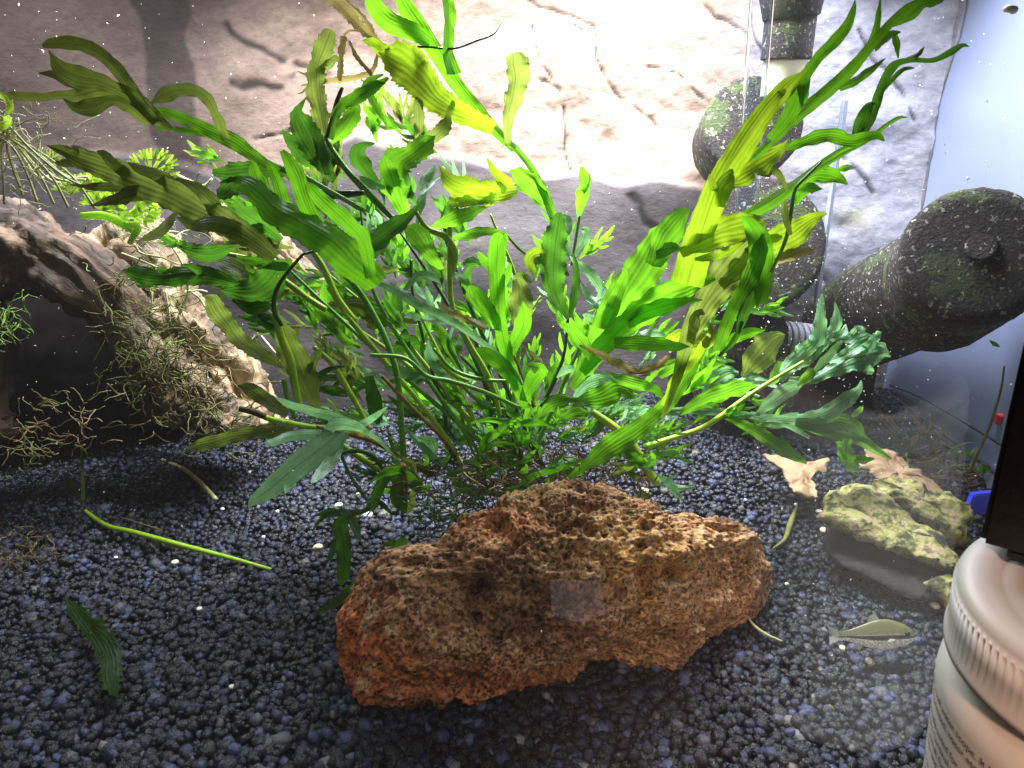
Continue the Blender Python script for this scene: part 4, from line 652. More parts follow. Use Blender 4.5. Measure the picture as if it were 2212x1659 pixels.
# ---------------------------------------------------------------- bottle in front of the glass
m, nt, b, o = mat('white_plastic'); b.inputs['Base Color'].default_value = (.80, .77, .75, 1); b.inputs['Roughness'].default_value = .42; b.inputs['Subsurface Weight'].default_value = .0; M['cap'] = m
m, nt, b, o = mat('paper_label'); b.inputs['Base Color'].default_value = (.80, .74, .68, 1); b.inputs['Roughness'].default_value = .5; M['paper'] = m
m, nt, b, o = mat('ink'); b.inputs['Base Color'].default_value = (.05, .02, .02, 1); b.inputs['Roughness'].default_value = .6; M['ink'] = m
BR, BCX, BCY, TILT = .0280, .1084, -.052, R(-5.5)
BO = thing('supplement_bottle', 'white plastic bottle with ribbed screw cap and printed label in front of the glass', 'bottle', (BCX, BCY, -.0005))
def lathe(prof, seg=128, ribs=None):
    V = []
    for i, (r, z) in enumerate(prof):
        for k in range(seg):
            a = 2 * math.pi * k / seg; rr_ = r
            if ribs and ribs[0] <= i <= ribs[1]: rr_ = r - .00022 * (.5 + .5 * math.cos(a * ribs[2]))
            V.append((BCX + rr_ * math.cos(a), BCY + rr_ * math.sin(a), z))
    return V
CT, CB = .1115, .1000
pr = [(.0, -.0005), (.025, -.0005), (.0272, .0015), (BR, .0055), (BR, .045), (BR, .0905), (.0277, .0925), (.0266, .0945), (.0256, .0955), (.0255, .097), (.0255, .1005)]
mb = MB(); mb.grid(lathe(pr), len(pr), 128, wrap=True); mb.build('bottle_body', M['paper'], BO)
pr = [(.0262, CB - .0015), (.0276, CB - .001), (.0276, CB + .0002), (.0273, CB + .0008), (.0272, CB + .0045), (.0271, CB + .009), (.0270, CT - .0030), (.0266, CT - .0014), (.0257, CT - .0004), (.0245, CT), (.0215, CT - .0002), (.0205, CT - .0012), (.0195, CT - .0014), (0, CT - .0014)]
mb = MB(); mb.grid(lathe(pr, 360, (4, 6, 120)), len(pr), 360, wrap=True); mb.build('screw_cap', M['cap'], BO)
def wraptext(txt, size, ang0, z, name='label_line', flip=False):
    cu = bpy.data.curves.new(name, 'FONT'); cu.body = txt; cu.size = size; cu.resolution_u = 2; cu.space_character = .96
    ob = bpy.data.objects.new(name, cu); sc.collection.objects.link(ob); bpy.context.view_layer.update(); dg = bpy.context.evaluated_depsgraph_get(); me = bpy.data.meshes.new_from_object(ob.evaluated_get(dg)); bpy.data.objects.remove(ob)
    n = len(me.vertices); co = np.zeros(n * 3); me.vertices.foreach_get('co', co); co = co.reshape(-1, 3); a = ang0 + co[:, 0] / (BR + .0001); rr_ = BR + .00012
    co = np.stack([BCX + rr_ * np.cos(a), BCY + rr_ * np.sin(a), z + co[:, 1]], 1); me.vertices.foreach_set('co', co.ravel()); me.materials.append(M['ink']); me.update()
    o_ = bpy.data.objects.new(name, me); sc.collection.objects.link(o_); o_.parent = BO; o_.matrix_parent_inverse = Matrix.Translation(-Vector(BO.location)); return o_
A0 = R(152)
for t_, dz in (('with a soft water scope. It buffers the', 0), ('dechlorinated, water etc.', 2.2), ('especially suited for the well-known shrimp', 5.6), ('species, Cardinal shrimp (Caridina', 7.8), ('etc.) and all, furthers the microbial', 10.0), ('bacteria and grows at a ratio of KH/GH', 12.2), ('balance; promotes the growth of', 16.2), ('the shrimp and is always active', 18.4), ('in the aquarium water.', 20.6), ('Add with every water change', 24.0), ('and stir into osmosis water', 26.2), ('until it has dissolved fully', 28.4)):
    wraptext(t_, .0021, R(150), .0885 - dz / 1000)
def patch(mb, a0, a1, z0, z1, rr_=BR + .00015, n=3):
    V = []; 
    for a in np.linspace(a0, a1, n):
        for z in (z0, z1): V.append((BCX + rr_ * math.cos(a), BCY + rr_ * math.sin(a), z))
    f = [(2 * i, 2 * i + 2, 2 * i + 3, 2 * i + 1) for i in range(n - 1)]; mb.add(V, f)
mb = MB(); rnd = random.Random(11); a = R(130)
while a < R(172): wdt = rnd.choice((.008, .012, .02, .028)); patch(mb, a, a + wdt, .014, .029); a += wdt + rnd.choice((.008, .012, .02))
mb.build('barcode', M['ink'], BO, smooth=False); wraptext('4 260301 720539', .0032, R(130), .0098)
# black case standing on the cap
BO.rotation_euler = (0, TILT, 0)
CX, CY = .0783, -.0375; E1 = np.array([math.cos(R(-38)), math.sin(R(-38))]); E2 = np.array([math.cos(R(52)), math.sin(R(52))])
CASE = thing('black_case', 'black box with a small tan scuff standing on the bottle cap at the right edge', 'case', (CX, CY, CT - .0013)); CASE.rotation_euler = (0, TILT + R(4.2), 0)
bm = bmesh.new(); bmesh.ops.create_cube(bm, size=1); bmesh.ops.scale(bm, vec=(.05, .022, .11), verts=bm.verts); bmesh.ops.bevel(bm, geom=bm.edges[:], offset=.0008, segments=2, affect='EDGES')
me = bpy.data.meshes.new('case_body'); bm.to_mesh(me); bm.free(); me.materials.append(M['black']); o = bpy.data.objects.new('case_body', me); sc.collection.objects.link(o); o.parent = CASE; o.location = (*(E1 * .025 + E2 * .011), .0572); o.rotation_euler = (0, 0, R(-38)); CASEB = o
bm = bmesh.new(); bmesh.ops.create_cube(bm, size=1); bmesh.ops.scale(bm, vec=(.044, .020, .0022), verts=bm.verts); bmesh.ops.bevel(bm, geom=bm.edges[:], offset=.0005, segments=2, affect='EDGES')
me = bpy.data.meshes.new('foot_plate'); bm.to_mesh(me); bm.free(); me.materials.append(M['black']); o = bpy.data.objects.new('foot_plate', me); sc.collection.objects.link(o); o.parent = CASE; o.location = (*(E1 * .026 + E2 * .011), .0011); o.rotation_euler = (0, 0, R(-38))
BX2 = MB(); BX2.box((.074, -.092, -.0315), (.150, -.016, -.0008)); tag(BX2.build('stand', M['black'], smooth=False), 'unseen low black block added under the white bottle in front of the glass', 'stand')  # unseen block added under the bottle; mirrors black in the front glass
CARD = MB(); cx_, cy_ = .030, -.142; CARD.grid(np.array([(cx_ + x, cy_ + y, -.0315 + z) for z, s_ in ((0, 1), (.0006, 1)) for x, y in ((-.012, -.016), (.012, -.016), (.012, .006), (.002, .016), (-.012, .010))]), 2, 5, wrap=True); CARD.f.append((5, 6, 7, 8, 9))  # unseen card added so the front glass mirrors a pale patch
m, nt, b, o = mat('white_card'); b.inputs['Base Color'].default_value = (.85, .87, .95, 1); M['card'] = m
tag(CARD.build('mirror_card', M['card'], smooth=False), 'unseen white five-sided card added on the table for its reflection in the glass', 'paper')
# ---------------------------------------------------------------- left: floating roots, fern, moss
FL = thing('floating_plant', 'pale yellow roots of a floating plant hanging at the left edge', 'floating plant', W(5, 290, .13))
rnd = random.Random(5)
for i in range(16):
    x1 = rnd.uniform(-40, 210); y1 = rnd.uniform(380, 460); mb = MB(); stalk(mb, 'P', '%f,%f,4 %f,%f,5.5 %f,%f,5 %f,%f,6' % (rnd.uniform(-15, 25), rnd.uniform(240, 290), x1 * .35, 320, x1 * .75, 380, x1, y1), .13, rnd.uniform(.12, .16), 0, 6); mb.build('root', M['rootpale'], FL)
o = tangle('root_hair', 'rootpale', 45, 300, 45, 50, 60, (.12, .15), (1.2, 2.6), 14, FL, .15, 12, .5)
leaf('fernlime', 'A', .13, .13, ['-60,780,40 20,760,80 60,720,30', '-20,560,20 60,640,50 40,700,40'], .1, parent=FL)
FE = thing('fern_sprig', 'lime green finely divided fern sprig lying on the driftwood', 'fern', W(300, 450, .17))
def fan(fr, cx, cy, a0, a1, n, L, Y, mt='fernlime', wd=14, name='frond'):
    mb = MB()
    for i in range(n):
        a = R(a0 + (a1 - a0) * (i + .5) / n + rnd.uniform(-5, 5)); l = L * rnd.uniform(.75, 1.1); p1 = (cx + l * .55 * math.cos(a), cy + l * .55 * math.sin(a)); strip(mb, fr, '%f,%f,%f %f,%f,%f' % (cx, cy, wd * .6, *p1, wd), Y, Y, 0, .1, 0, 0, 0, 3)
        for da in (-.42, 0, .4):
            p2 = (p1[0] + l * .45 * math.cos(a + da), p1[1] + l * .45 * math.sin(a + da)); strip(mb, fr, '%f,%f,%f %f,%f,%f %f,%f,%f' % (*p1, wd, (p1[0] + p2[0]) / 2, (p1[1] + p2[1]) / 2, wd * 1.3, *p2, wd * .8), Y, Y + rnd.uniform(-.003, .003), 0, .1, 0, 0, 0, 3)
    mb.build(name, M[mt], FE)
fan('A', 930, 1070, -200, 30, 13, 170, .16); fan('A', 900, 1080, 20, 110, 6, 130, .165); fan('A', 640, 1300, -160, 20, 12, 150, .165, wd=18); fan('A', 700, 1200, -200, -60, 8, 150, .175); fan('A', 850, 1290, -120, 60, 9, 140, .17, wd=20); fan('A', 440, 1200, -160, -20, 9, 130, .19, wd=12); fan('A', 560, 1160, -140, 10, 8, 120, .185)
fan('A', 300, 1050, -120, 40, 8, 130, .19, 'olive', 10); fan('A', 760, 1330, -40, 80, 7, 130, .172, wd=18)
for s in ('500,1330,40 640,1330,50 760,1380,60 830,1430,40', '760,1380,30 850,1400,46 800,1500,30', '1080,1080,30 1180,1130,36 1260,1150,26 1310,1100,14'):
    mb = MB(); stalk(mb, 'A', s, .165, .17); mb.build('stem', M['fernlime' if '1180' not in s else 'rootpale'], FE)
for i in range(26):
    x0 = rnd.uniform(700, 1000); y0 = rnd.uniform(1350, 1480); mb = MB(); L = rnd.uniform(120, 330); a = rnd.uniform(-.7, .9); stalk(mb, 'A', '%f,%f,7 %f,%f,8 %f,%f,7 %f,%f,4' % (x0, y0, x0 + L * .3, y0 + rnd.uniform(-20, 30), x0 + L * .6, y0 + L * .3 * a, x0 + L, y0 + L * .6 * a + 20), .17, .19, 0, 5); mb.build('root', M['rootpale'], FE)
RT = thing('pale_roots', 'white aquatic roots running down over the pale driftwood end', 'roots', W(430, 640, .2))
for s in ('750,60,10 900,120,14 1030,180,14 1120,250,14', '1010,-40,12 1100,80,14 1150,200,18 1160,300,20 1120,400,20 1090,500,16', '1150,290,14 1120,380,10 1130,450,8', '1170,290,12 1230,340,14 1270,400,10', '940,300,14 935,380,14 925,450,10', '1020,290,12 1040,400,14 1050,480,10', '1280,300,10 1230,290,12 1160,300,12', '1560,600,24 1610,545,26', '1600,560,16 1650,620,18 1700,680,14', '830,0,16 870,60,16 1000,90,14 1100,130,10'):
    mb = MB(); stalk(mb, 'D', s, .185, .183, 0, 6); mb.build('root', M['rootpale'], RT)
M['moss'] = simple('moss_olive', (.20, .19, .045), (.10, .11, .03), 300, .7); M['mossb'] = simple('moss_brown', (.26, .18, .07), (.14, .09, .04), 300, .7); M['mossg'] = simple('moss_green', (.22, .36, .05), (.12, .22, .03), 300, .6)
MO = thing('moss', 'olive moss strands clinging to the driftwood and the gravel below it', 'moss', W(360, 800, .18))
for k, a in enumerate((('moss', 280, 640, 50, 60, 90, (.165, .19), .3), ('moss', 350, 760, 60, 60, 150, (.165, .18), .2), ('mossg', 330, 720, 60, 70, 36, (.162, .18), .3), ('mossb', 430, 830, 60, 60, 90, (.165, .18), .1), ('moss', 180, 870, 80, 14, 26, (.13, .16), .0), ('mossb', 90, 930, 90, 25, 40, (.10, .15), .0), ('moss', 60, 985, 60, 25, 30, (.09, .12), .0), ('mossb', 40, 1190, 30, 14, 46, (.03, .05), .0), ('moss', 470, 900, 70, 30, 80, (.15, .17), .1), ('moss', 350, 470, 120, 40, 60, (.18, .21), .2), ('mossg', 20, 690, 20, 25, 40, (.12, .14), .1))):
    tangle('strand', a[0], a[1], a[2], a[3], a[4], a[5], a[6], (1.0, 3.2), 9, MO, a[7], 40 + k, .5)
# loose things lying on the gravel
def loose(name, lab, cat, mt, fr, s, Y0, Y1, lf=False, group=None, **k):
    mb = MB()
    for q in ([s] if isinstance(s, str) else s): (strip if lf else stalk)(mb, fr, q, Y0, Y1, **k)
    return tag(mb.build(name, M[mt]), lab, cat, group)
def gy(px, py): return float(ground(px, py, .003)[1])
ST = thing('cut_stem', 'long green plant stem lying diagonally on the gravel at the left', 'stem', ground(300, 1130))
C_ = [(150, 1060), (180, 1100), (230, 1135), (290, 1150), (400, 1180), (500, 1206), (585, 1230)]
def on_gravel(pl, wd, lift=.0025):
    S = crom(pl, 60); P3 = np.array([ground(x, y, lift) for x, y in S]); return P3, np.interp(np.linspace(0, 1, 60), np.linspace(0, 1, len(wd)), wd) * ((P3 - CAM) @ FWD) / FOC
P3, wv = on_gravel(C_, [5, 10, 12, 12, 12, 10, 8], .004); mb = MB(); tube_mesh(mb, P3, wv / 2); mb.build('stalk', M['stemy'], ST)
leaf('olive', 'P', gy(400, 1180), gy(150, 1050) - .002, ['400,1184,6 330,1166,22 250,1138,34 190,1110,40 155,1060,26 140,1020,6', '180,1080,8 178,1020,8 176,960,5'], .03, parent=ST)
o = loose('fallen_leaf', 'dark green jagged leaf fragment lying on the gravel at lower left', 'leaf', 'dark', 'G', ['410,610,6 480,700,110 560,790,120 640,880,150 680,970,140 680,1070,140 690,1150,110 730,1230,8', '540,760,60 610,760,50 655,770,8', '690,1140,60 740,1180,30', '640,1100,50 600,1140,20'], gy(170, 1300) - .004, gy(240, 1500) - .004, True, teeth=.45)
for s, lab, wd in (([(280, 965), (330, 985), (390, 1010), (430, 1040), (465, 1078)], 'pale bent root lying on the gravel below the driftwood', [3, 6, 8, 10, 12]), ([(230, 935), (280, 940), (330, 945), (370, 955)], 'short tan root lying on the gravel left of the bent pale root', [4, 8, 8, 4]), ([(640, 1310), (655, 1290), (672, 1275), (700, 1270)], 'thin grey root fibre on the gravel left of the rock', [2, 3, 3, 2]),
                   ([(585, 1385), (620, 1388), (660, 1395), (685, 1410)], 'thin brown root fibre beside the left foot of the rock', [3, 4, 5, 4]), ([(1615, 1332), (1630, 1352), (1655, 1370), (1690, 1385)], 'white root fibre lying at the right end of the rock', [4, 7, 6, 3]), ([(260, 1117), (300, 1130), (350, 1145)], 'thin tan fibre beside the long cut stem', [2, 4, 3]),
                   ([(1670, 1185), (1695, 1165), (1708, 1130), (1722, 1095)], 'small green plantlet standing on gravel right of the rock', [4, 10, 14, 6])):
    P3, wv = on_gravel(s, wd); mb = MB(); tube_mesh(mb, P3, wv / 2, 6); tag(mb.build('root_fibre' if 'plantlet' not in lab else 'plantlet', M['rootpale' if ('pale' in lab or 'white' in lab) else ('moss' if 'plantlet' in lab else 'mossb')]), lab, 'root' if 'plantlet' not in lab else 'plantlet')
# snail shells and pale pebbles
M['shell'] = simple('shell_cream', (.80, .74, .55), (.62, .50, .30), 500, .35, .5, .2); M['shellw'] = simple('shell_white', (.85, .85, .82), (.7, .7, .68), 500, .3, .5, .2)
def shell(px, py, r, lab, white=False, group=None, Y=None):
    p = ground(px, py, .003) if Y is None else W(px, py, Y); rr_ = r * float((p - CAM) @ FWD) / FOC; mb = MB(); q = random.random() * 6
    P3 = []; rd = []
    for k in range(26):
        t = k / 25; a = q + t * 11; s_ = .25 + .75 * t; P3.append(p + rr_ * np.array([.55 * s_ * math.cos(a), .55 * s_ * math.sin(a), .6 * (1 - t)])); rd.append(rr_ * .55 * s_)
    tube_mesh(mb, P3, rd, 10); return tag(mb.build('snail_shell', M['shellw' if white else 'shell']), lab, 'snail shell', group)
for px, py, r, lab, wh in ((688, 1184, 12, 'cream oval snail shell on the gravel left of the hanging leaf', 0), (790, 1113, 16, 'big white snail shell beneath the small leaves left of the rock top', 1), (733, 1093, 10, 'white snail shell just above the hanging dark leaf', 1), (377, 1216, 9, 'cream snail shell below the long cut stem', 0), (775, 1070, 8, 'small cream shell left of the yellow leaf', 0), (430, 1316, 7, 'small white shell fragment in the gravel centre left', 1), (500, 1484, 7, 'yellowish shell low in the gravel left of the rock', 0),
                           (1392, 1062, 13, 'cream snail shell at the back edge of the rock', 0), (1780, 1146, 10, 'round cream snail shell beside the mossy slab', 0), (1878, 1428, 9, 'yellowish snail shell on gravel under the little fish', 0), (1820, 1400, 8, 'pale snail shell below the tail of the fish', 0), (1768, 1106, 8, 'tan shell at the left tip of the mossy slab', 0), (2018, 1310, 13, 'orange-tipped shell next to the bottle cap', 0), (1860, 1098, 9, 'white shell on the upper part of the mossy slab', 1), (1960, 1120, 10, 'white shell on the middle of the mossy slab', 1), (632, 1000, 8, 'white shell above the olive leaf on the gravel', 1), (1195, 1090, 7, 'tiny white shell in front of the crown', 1), (300, 1016, 7, 'tiny cream shell near the bent pale root', 0)):
    shell(px, py, r, lab, wh)
for px, py in ((620, 905), (760, 1130), (600, 1105), (540, 1020), (835, 915), (1700, 1262), (1640, 1290), (1560, 1040), (1610, 1080), (1720, 1090), (480, 1100), (905, 940), (700, 1010), (570, 1160), (250, 1205), (1955, 1390)): shell(px, py, 5, 'tiny whitish shell scattered on the dark gravel', 1, 'tiny whitish shells scattered on the gravel')
shell(2180, 22, 16, 'small brown snail sitting on the pale blue pane at the top right', 0, None, .13)
# ---------------------------------------------------------------- litter and mossy slab at the right
m, nt, b, o = mat('slab'); n1 = noise(nt, 160, 6, .65); n2 = noise(nt, 600, 3)
c = ramp(nt, n1, [(.40, (.035, .035, .014)), (.46, (.15, .15, .035)), (.52, (.30, .28, .07)), (.58, (.36, .28, .16)), (.66, (.14, .09, .05))]); nt.links.new(c, b.inputs['Base Color']); b.inputs['Roughness'].default_value = .8; bump(nt, math_(nt, 'ADD', n1, n2), b, .8, .001); M['slab'] = m
M['slabshade'] = simple('slab_shade_dark', (.02, .018, .018), (.045, .038, .034), 260, .85, .15, .9, .002)  # dark tone for the plate that stands in for shade under the slab
M['dead'] = simple('dead_leaf', (.42, .28, .15), (.22, .13, .07), 160, .6, .3, .5, .001)
def plate(name, lab, cat, mt, poly, Y0, Y1, th, seed, rough=.0015):
    """irregular thick plate whose outline runs through the given directions, tilted between two depths"""
    P = np.array(poly, float); y0, y1 = P[:, 1].max(), P[:, 1].min(); cx = P.mean(0); n = 90; seg = np.vstack([P, P[:1]]); d = np.concatenate([[0], np.cumsum(np.linalg.norm(np.diff(seg, axis=0), axis=1))]); t = np.linspace(0, d[-1], n, endpoint=False); ring = np.stack([np.interp(t, d, seg[:, 0]), np.interp(t, d, seg[:, 1])], 1)
    rows = []
    def w3(q): return np.array([ground(a, b_, Y0 + (Y1 - Y0) * (y0 - b_) / (y0 - y1)) for a, b_ in q])
    nr = np.array([0, -.35, .93]); prof = [(0.02, 1), (.25, 1), (.5, 1), (.75, .95), (.92, .75), (1, .2), (1, -.4), (.9, -1), (.4, -1), (.02, -1)]
    for k, h in prof: q = cx + (ring - cx) * k; v = w3(q); v = v + nr * (th * h); v = v + nr * (rough * fbm(v * 120, 4, seed))[:, None] * (1 if h > 0 else .6) + (rough * .8 * fbm(v * 260, 2, seed + 5))[:, None] * np.array([1, 0, 0]); rows.append(v)
    mb = MB(); mb.grid(np.vstack(rows), len(prof), n, wrap=True); return tag(mb.build(name, M[mt]), lab, cat)
plate('mossy_slab', 'flat yellow-green algae-covered slab bridging the gravel at the right', 'slab', 'slab', [(1790, 1060), (1850, 1050), (1905, 1060), (1945, 1100), (1990, 1140), (2050, 1180), (2075, 1215), (2062, 1235), (2000, 1215), (1940, 1190), (1880, 1170), (1830, 1150), (1770, 1120)], .016, .026, .0035, 7, .003)
plate('dead_leaf', 'tan curled dead leaf on the gravel right of the plant', 'dead leaf', 'dead', [(1650, 985), (1700, 990), (1740, 1000), (1790, 990), (1780, 1015), (1755, 1025), (1765, 1060), (1750, 1080), (1715, 1060), (1690, 1020), (1665, 1000)], .014, .022, .0006, 17, .003)
plate('dead_leaf', 'pale tan dead leaf with root threads under the right green sprig', 'dead leaf', 'dead', [(1865, 960), (1910, 965), (1960, 985), (2000, 1030), (2040, 1060), (1990, 1060), (1930, 1050), (1890, 1030), (1860, 1000)], .017, .028, .0006, 27, .004)
plate('mossy_stone', 'darker mossy stone lying behind the yellow-green slab at the right', 'stone', 'slab', [(1885, 1045), (1960, 1048), (2050, 1068), (2095, 1120), (2080, 1180), (2010, 1150), (1950, 1100), (1900, 1072)], .012, .026, .004, 47, .004)
plate('mossy_stone', 'small green-brown stone wedged between the slab and the bottle cap', 'stone', 'slab', [(2000, 1262), (2050, 1250), (2085, 1200), (2120, 1215), (2110, 1290), (2050, 1310)], .008, .014, .004, 57, .004)
plate('slab_shade', 'dark flat plate put in as the shade beneath the mossy slab', 'stone', 'slabshade', [(1790, 1140), (1860, 1160), (1960, 1200), (2060, 1230), (2060, 1300), (1980, 1290), (1900, 1260), (1820, 1220), (1770, 1170)], .008, .010, .002, 37, .002)  # added dark plate where only shade lies under the slab
tangle_r = thing('moss', 'thin green and brown moss threads at the foot of the right-hand slab', 'moss', W(1990, 1280, .11))
for k, a in enumerate((('mossg', 2000, 1275, 40, 10, 36, (.11, .13), 0), ('moss', 2040, 1290, 25, 30, 30, (.10, .12), .2), ('mossb', 1990, 1010, 50, 20, 50, (.20, .22), .1), ('moss', 1940, 1080, 60, 40, 40, (.17, .19), 0), ('mossg', 2080, 1000, 50, 14, 30, (.19, .21), .1), ('mossb', 2060, 1030, 60, 12, 40, (.18, .2), 0))): tangle('strand', a[0], a[1], a[2], a[3], a[4], a[5], a[6], (1.0, 3.0), 9, tangle_r, a[7], 90 + k, .5)
TW = thing('spiky_plant', 'thin brown-stemmed plant with narrow yellowish leaves before the pale blue pane', 'plant', W(2020, 1000, .2))
mb = MB(); stalk(mb, 'F', '1330,1060,16 1400,1180,22 1500,1280,26 1570,1330,30 1640,1280,26 1610,1170,20', .20, .20); mb.build('stem', M['root'], TW)
for s in ('1610,1170,14 1570,1110,26 1510,1060,6', '1615,1180,10 1700,1170,24 1760,1165,5', '1610,1180,12 1640,1100,22 1640,1040,4', '1610,1190,10 1680,1230,18 1710,1260,4', '1430,1150,30 1390,1100,40 1350,1090,6', '1520,1250,30 1540,1200,40 1560,1180,8', '1350,1090,8 1340,1060,14 1330,1030,3', '1620,1190,10 1670,1300,22 1700,1340,6', '1590,1150,10 1560,1080,16 1530,1040,4'): leaf('brownleaf', 'F', .2, .2, [s], .05, parent=TW)
SR = thing('tall_thin_plant', 'thin upright plant stem at the far right beside the black case', 'plant', W(2100, 1020, .18))
mb = MB(); stalk(mb, 'F', '1880,1400,20 1920,1300,20 1980,1180,18 2030,1040,16 2070,900,14 2090,760,12', .18, .17); mb.build('stem', M['moss'], SR)
for s in ('2060,640,10 2030,620,30 2000,600,8', '1930,1380,30 1960,1400,60 2010,1390,40', '1740,1310,12 1840,1300,30 1900,1320,8'): leaf('bright', 'F', .175, .175, [s], .1, parent=SR)
M['blue'] = simple('blue_plastic', (.04, .06, .75), (.06, .10, .8), 200, .35, .5, 0); M['red'] = simple('red_plastic', (.80, .03, .05), (.9, .05, .06), 200, .4, .5, 0)
def boxthing(name, lab, cat, mt, p, sx, sy, sz_, rz):
    bm = bmesh.new(); bmesh.ops.create_cube(bm, size=1); bmesh.ops.scale(bm, vec=(sx, sy, sz_), verts=bm.verts); bmesh.ops.bevel(bm, geom=bm.edges[:], offset=min(sx, sy, sz_) * .15, segments=2, affect='EDGES'); me = bpy.data.meshes.new(name); bm.to_mesh(me); bm.free(); me.materials.append(M[mt]); o = bpy.data.objects.new(name, me); sc.collection.objects.link(o); o.location = p; o.rotation_euler = (.1, .05, R(rz)); return tag(o, lab, cat)
boxthing('blue_tag', 'small blue plastic tag half hidden behind the bottle', 'tag', 'blue', W(2118, 1085, .15), .014, .003, .011, 15)
boxthing('red_tag', 'tiny red plastic piece beside the black case', 'tag', 'red', W(2162, 905, .19), .0055, .003, .005, 5)
# snail body colour
# ---------------------------------------------------------------- fish
m, nt, b, o = mat('fish_skin'); uv = nd(nt, 'ShaderNodeUVMap'); sep = nd(nt, 'ShaderNodeSeparateXYZ'); nt.links.new(uv.outputs[0], sep.inputs[0]); h = sep.outputs[1]
c = ramp(nt, h, [(.0, (.95, .80, .62)), (.30, (.85, .80, .66)), (.345, (.03, .03, .02)), (.47, (.03, .03, .02)), (.50, (.55, .50, .30)), (.56, (.20, .19, .07)), (1, (.10, .10, .035))]); n1 = noise(nt, 1500, 2); c = mixc(nt, math_(nt, 'MULTIPLY', math_(nt, 'GREATER_THAN', n1, .5), .5), c, (.10, .10, .05)); nt.links.new(c, b.inputs['Base Color']); b.inputs['Roughness'].default_value = .35; M['fish'] = m
m, nt, b, o = mat('fish_fin'); b.inputs['Base Color'].default_value = (.5, .5, .42, 1); b.inputs['Alpha'].default_value = .6; M['fin'] = m
m, nt, b, o = mat('fish_eye'); b.inputs['Base Color'].default_value = (.01, .01, .01, 1); b.inputs['Roughness'].default_value = .1; M['eye'] = m
FP = W(1893, 1372, .066); fs = .0265; FI = thing('fish', 'small olive striped fish swimming just above the gravel left of the bottle', 'fish', FP)
prof = [(0, .02, .03, -.004), (.02, .038, .052, -.002), (.05, .052, .070, .0), (.10, .066, .092, .004), (.2, .078, .115, .012), (.32, .08, .138, .010), (.45, .072, .14, .004), (.58, .058, .118, .0), (.72, .04, .086, -.004), (.85, .022, .055, -.006), (.95, .012, .042, -.006), (1, .008, .045, -.006)]
tt = np.linspace(0, 1, 40); pr = np.array(prof); hw_ = np.interp(tt, pr[:, 0], pr[:, 1]) * fs; hh = np.interp(tt, pr[:, 0], pr[:, 2]) * fs * 1.38; off = np.interp(tt, pr[:, 0], pr[:, 3]) * fs; ph = np.linspace(0, 2 * math.pi, 28, endpoint=False)
FUP = np.array([0, .56, .83]); FSD = np.array([0, .83, -.56]); V = []; U = []
for i in range(40):
    for a in ph: V.append(FP + np.array([(.5 - tt[i]) * fs * .98, 0, 0]) + FUP * (hh[i] * math.sin(a) + off[i]) + FSD * (.02 * fs * math.sin(tt[i] * 5) + hw_[i] * math.cos(a))); U.append((tt[i], .5 + .5 * math.sin(a)))
mb = MB(); mb.grid(np.array(V), 40, 28, np.array(U), wrap=True); mb.f.append(tuple(range(28))); mb.build('body', M['fish'], FI)
def fin(pts, name): mb = MB(); v = [FP + (np.array([x, 0, 0]) + FSD * y + FUP * z) * fs for x, y, z in pts]; v2 = [q + np.array([0, .0002, 0]) for q in v]; k = len(v); mb.add(v + v2, [tuple(range(k)), tuple(range(2 * k - 1, k - 1, -1))]); mb.build(name, M['fin'], FI, smooth=False)
fin([(-.46, 0, .03), (-.62, .01, .12), (-.60, .02, .02), (-.56, .02, 0), (-.60, .02, -.04), (-.62, .01, -.12), (-.46, 0, -.05)], 'tail_fin'); fin([(.10, 0, .12), (.02, 0, .27), (-.06, 0, .24), (-.12, 0, .10)], 'dorsal_fin'); fin([(-.15, 0, -.10), (-.24, 0, -.19), (-.30, 0, -.16), (-.28, 0, -.07)], 'anal_fin'); fin([(.22, -.062, -.05), (.13, -.082, -.085), (.10, -.08, -.07), (.15, -.064, -.04)], 'pectoral_fin')
bm = bmesh.new(); bmesh.ops.create_uvsphere(bm, u_segments=16, v_segments=10, radius=.034 * fs)
for v in bm.verts: v.co += Vector(FP + (np.array([.375, 0, 0]) - FSD * .064 + FUP * .022) * fs)
me = bpy.data.meshes.new('eye'); bm.to_mesh(me); bm.free(); me.materials.append(M['eye']); o = bpy.data.objects.new('eye', me); sc.collection.objects.link(o); o.parent = FI; o.matrix_parent_inverse = Matrix.Translation(-Vector(FI.location))
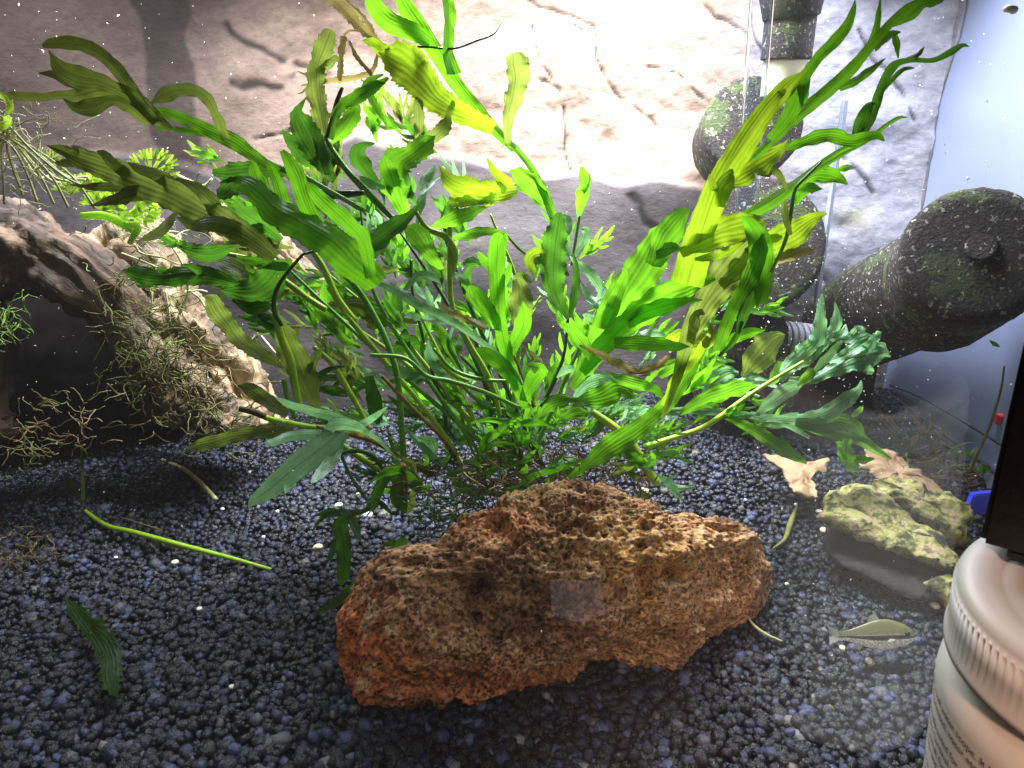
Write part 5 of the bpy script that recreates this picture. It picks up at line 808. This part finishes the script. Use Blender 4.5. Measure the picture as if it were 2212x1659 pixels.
# ---------------------------------------------------------------- drifting debris
m, nt, b, o = mat('debris'); b.inputs['Base Color'].default_value = (.72, .70, .58, 1); b.inputs['Roughness'].default_value = .6; M['deb'] = m
mb = MB(); rnd = random.Random(9)
for i in range(1500):
    r_ = rnd.random()
    if r_ < .45: px, py, Y_ = rnd.uniform(0, 2212), rnd.uniform(0, 900), rnd.uniform(.2, .295)
    elif r_ < .75: px, py, Y_ = rnd.gauss(1800, 170), rnd.gauss(720, 110), rnd.uniform(.14, .24)
    else: px, py, Y_ = rnd.uniform(0, 2212), rnd.uniform(100, 1500), rnd.uniform(.03, .15)
    p = W(px, py, Y_)
    if p[2] < .006: continue
    s_ = rnd.uniform(1.2, 3.0) * (depth(p) / FOC) * (1.5 if rnd.random() < .15 else 1); d = np.array([rnd.gauss(0, 1), rnd.gauss(0, 1), rnd.gauss(0, 1)]); d /= np.linalg.norm(d); e = np.cross(d, [.3, .5, .8]); e /= np.linalg.norm(e); f_ = np.cross(d, e)
    mb.add([p + d * s_, p + e * s_ * .45, p + f_ * s_ * .45, p - e * s_ * .45, p - f_ * s_ * .45, p - d * s_], [(0, 1, 2), (0, 2, 3), (0, 3, 4), (0, 4, 1), (5, 2, 1), (5, 3, 2), (5, 4, 3), (5, 1, 4)])
tag(mb.build('debris_specks', M['deb'], smooth=False), 'tiny pale specks of debris drifting in the water', 'debris', kind='stuff')
# ---------------------------------------------------------------- faint turbidity of the tank water
m = bpy.data.materials.new('haze'); m.use_nodes = True; nt = m.node_tree; nt.nodes.clear(); o = nd(nt, 'ShaderNodeOutputMaterial'); v_ = nd(nt, 'ShaderNodeVolumePrincipled'); v_.inputs['Color'].default_value = (.9, .84, .78, 1); v_.inputs['Density'].default_value = .085; nt.links.new(v_.outputs[0], o.inputs['Volume'])
mb = MB(); mb.box((-1.2, -1.1, -1.05), (1.2, .40, 1.2)); o = mb.build('haze', None, smooth=False); o.data.materials.append(m); tag(o, 'faint milky haze in the tank water', 'haze', kind='stuff')
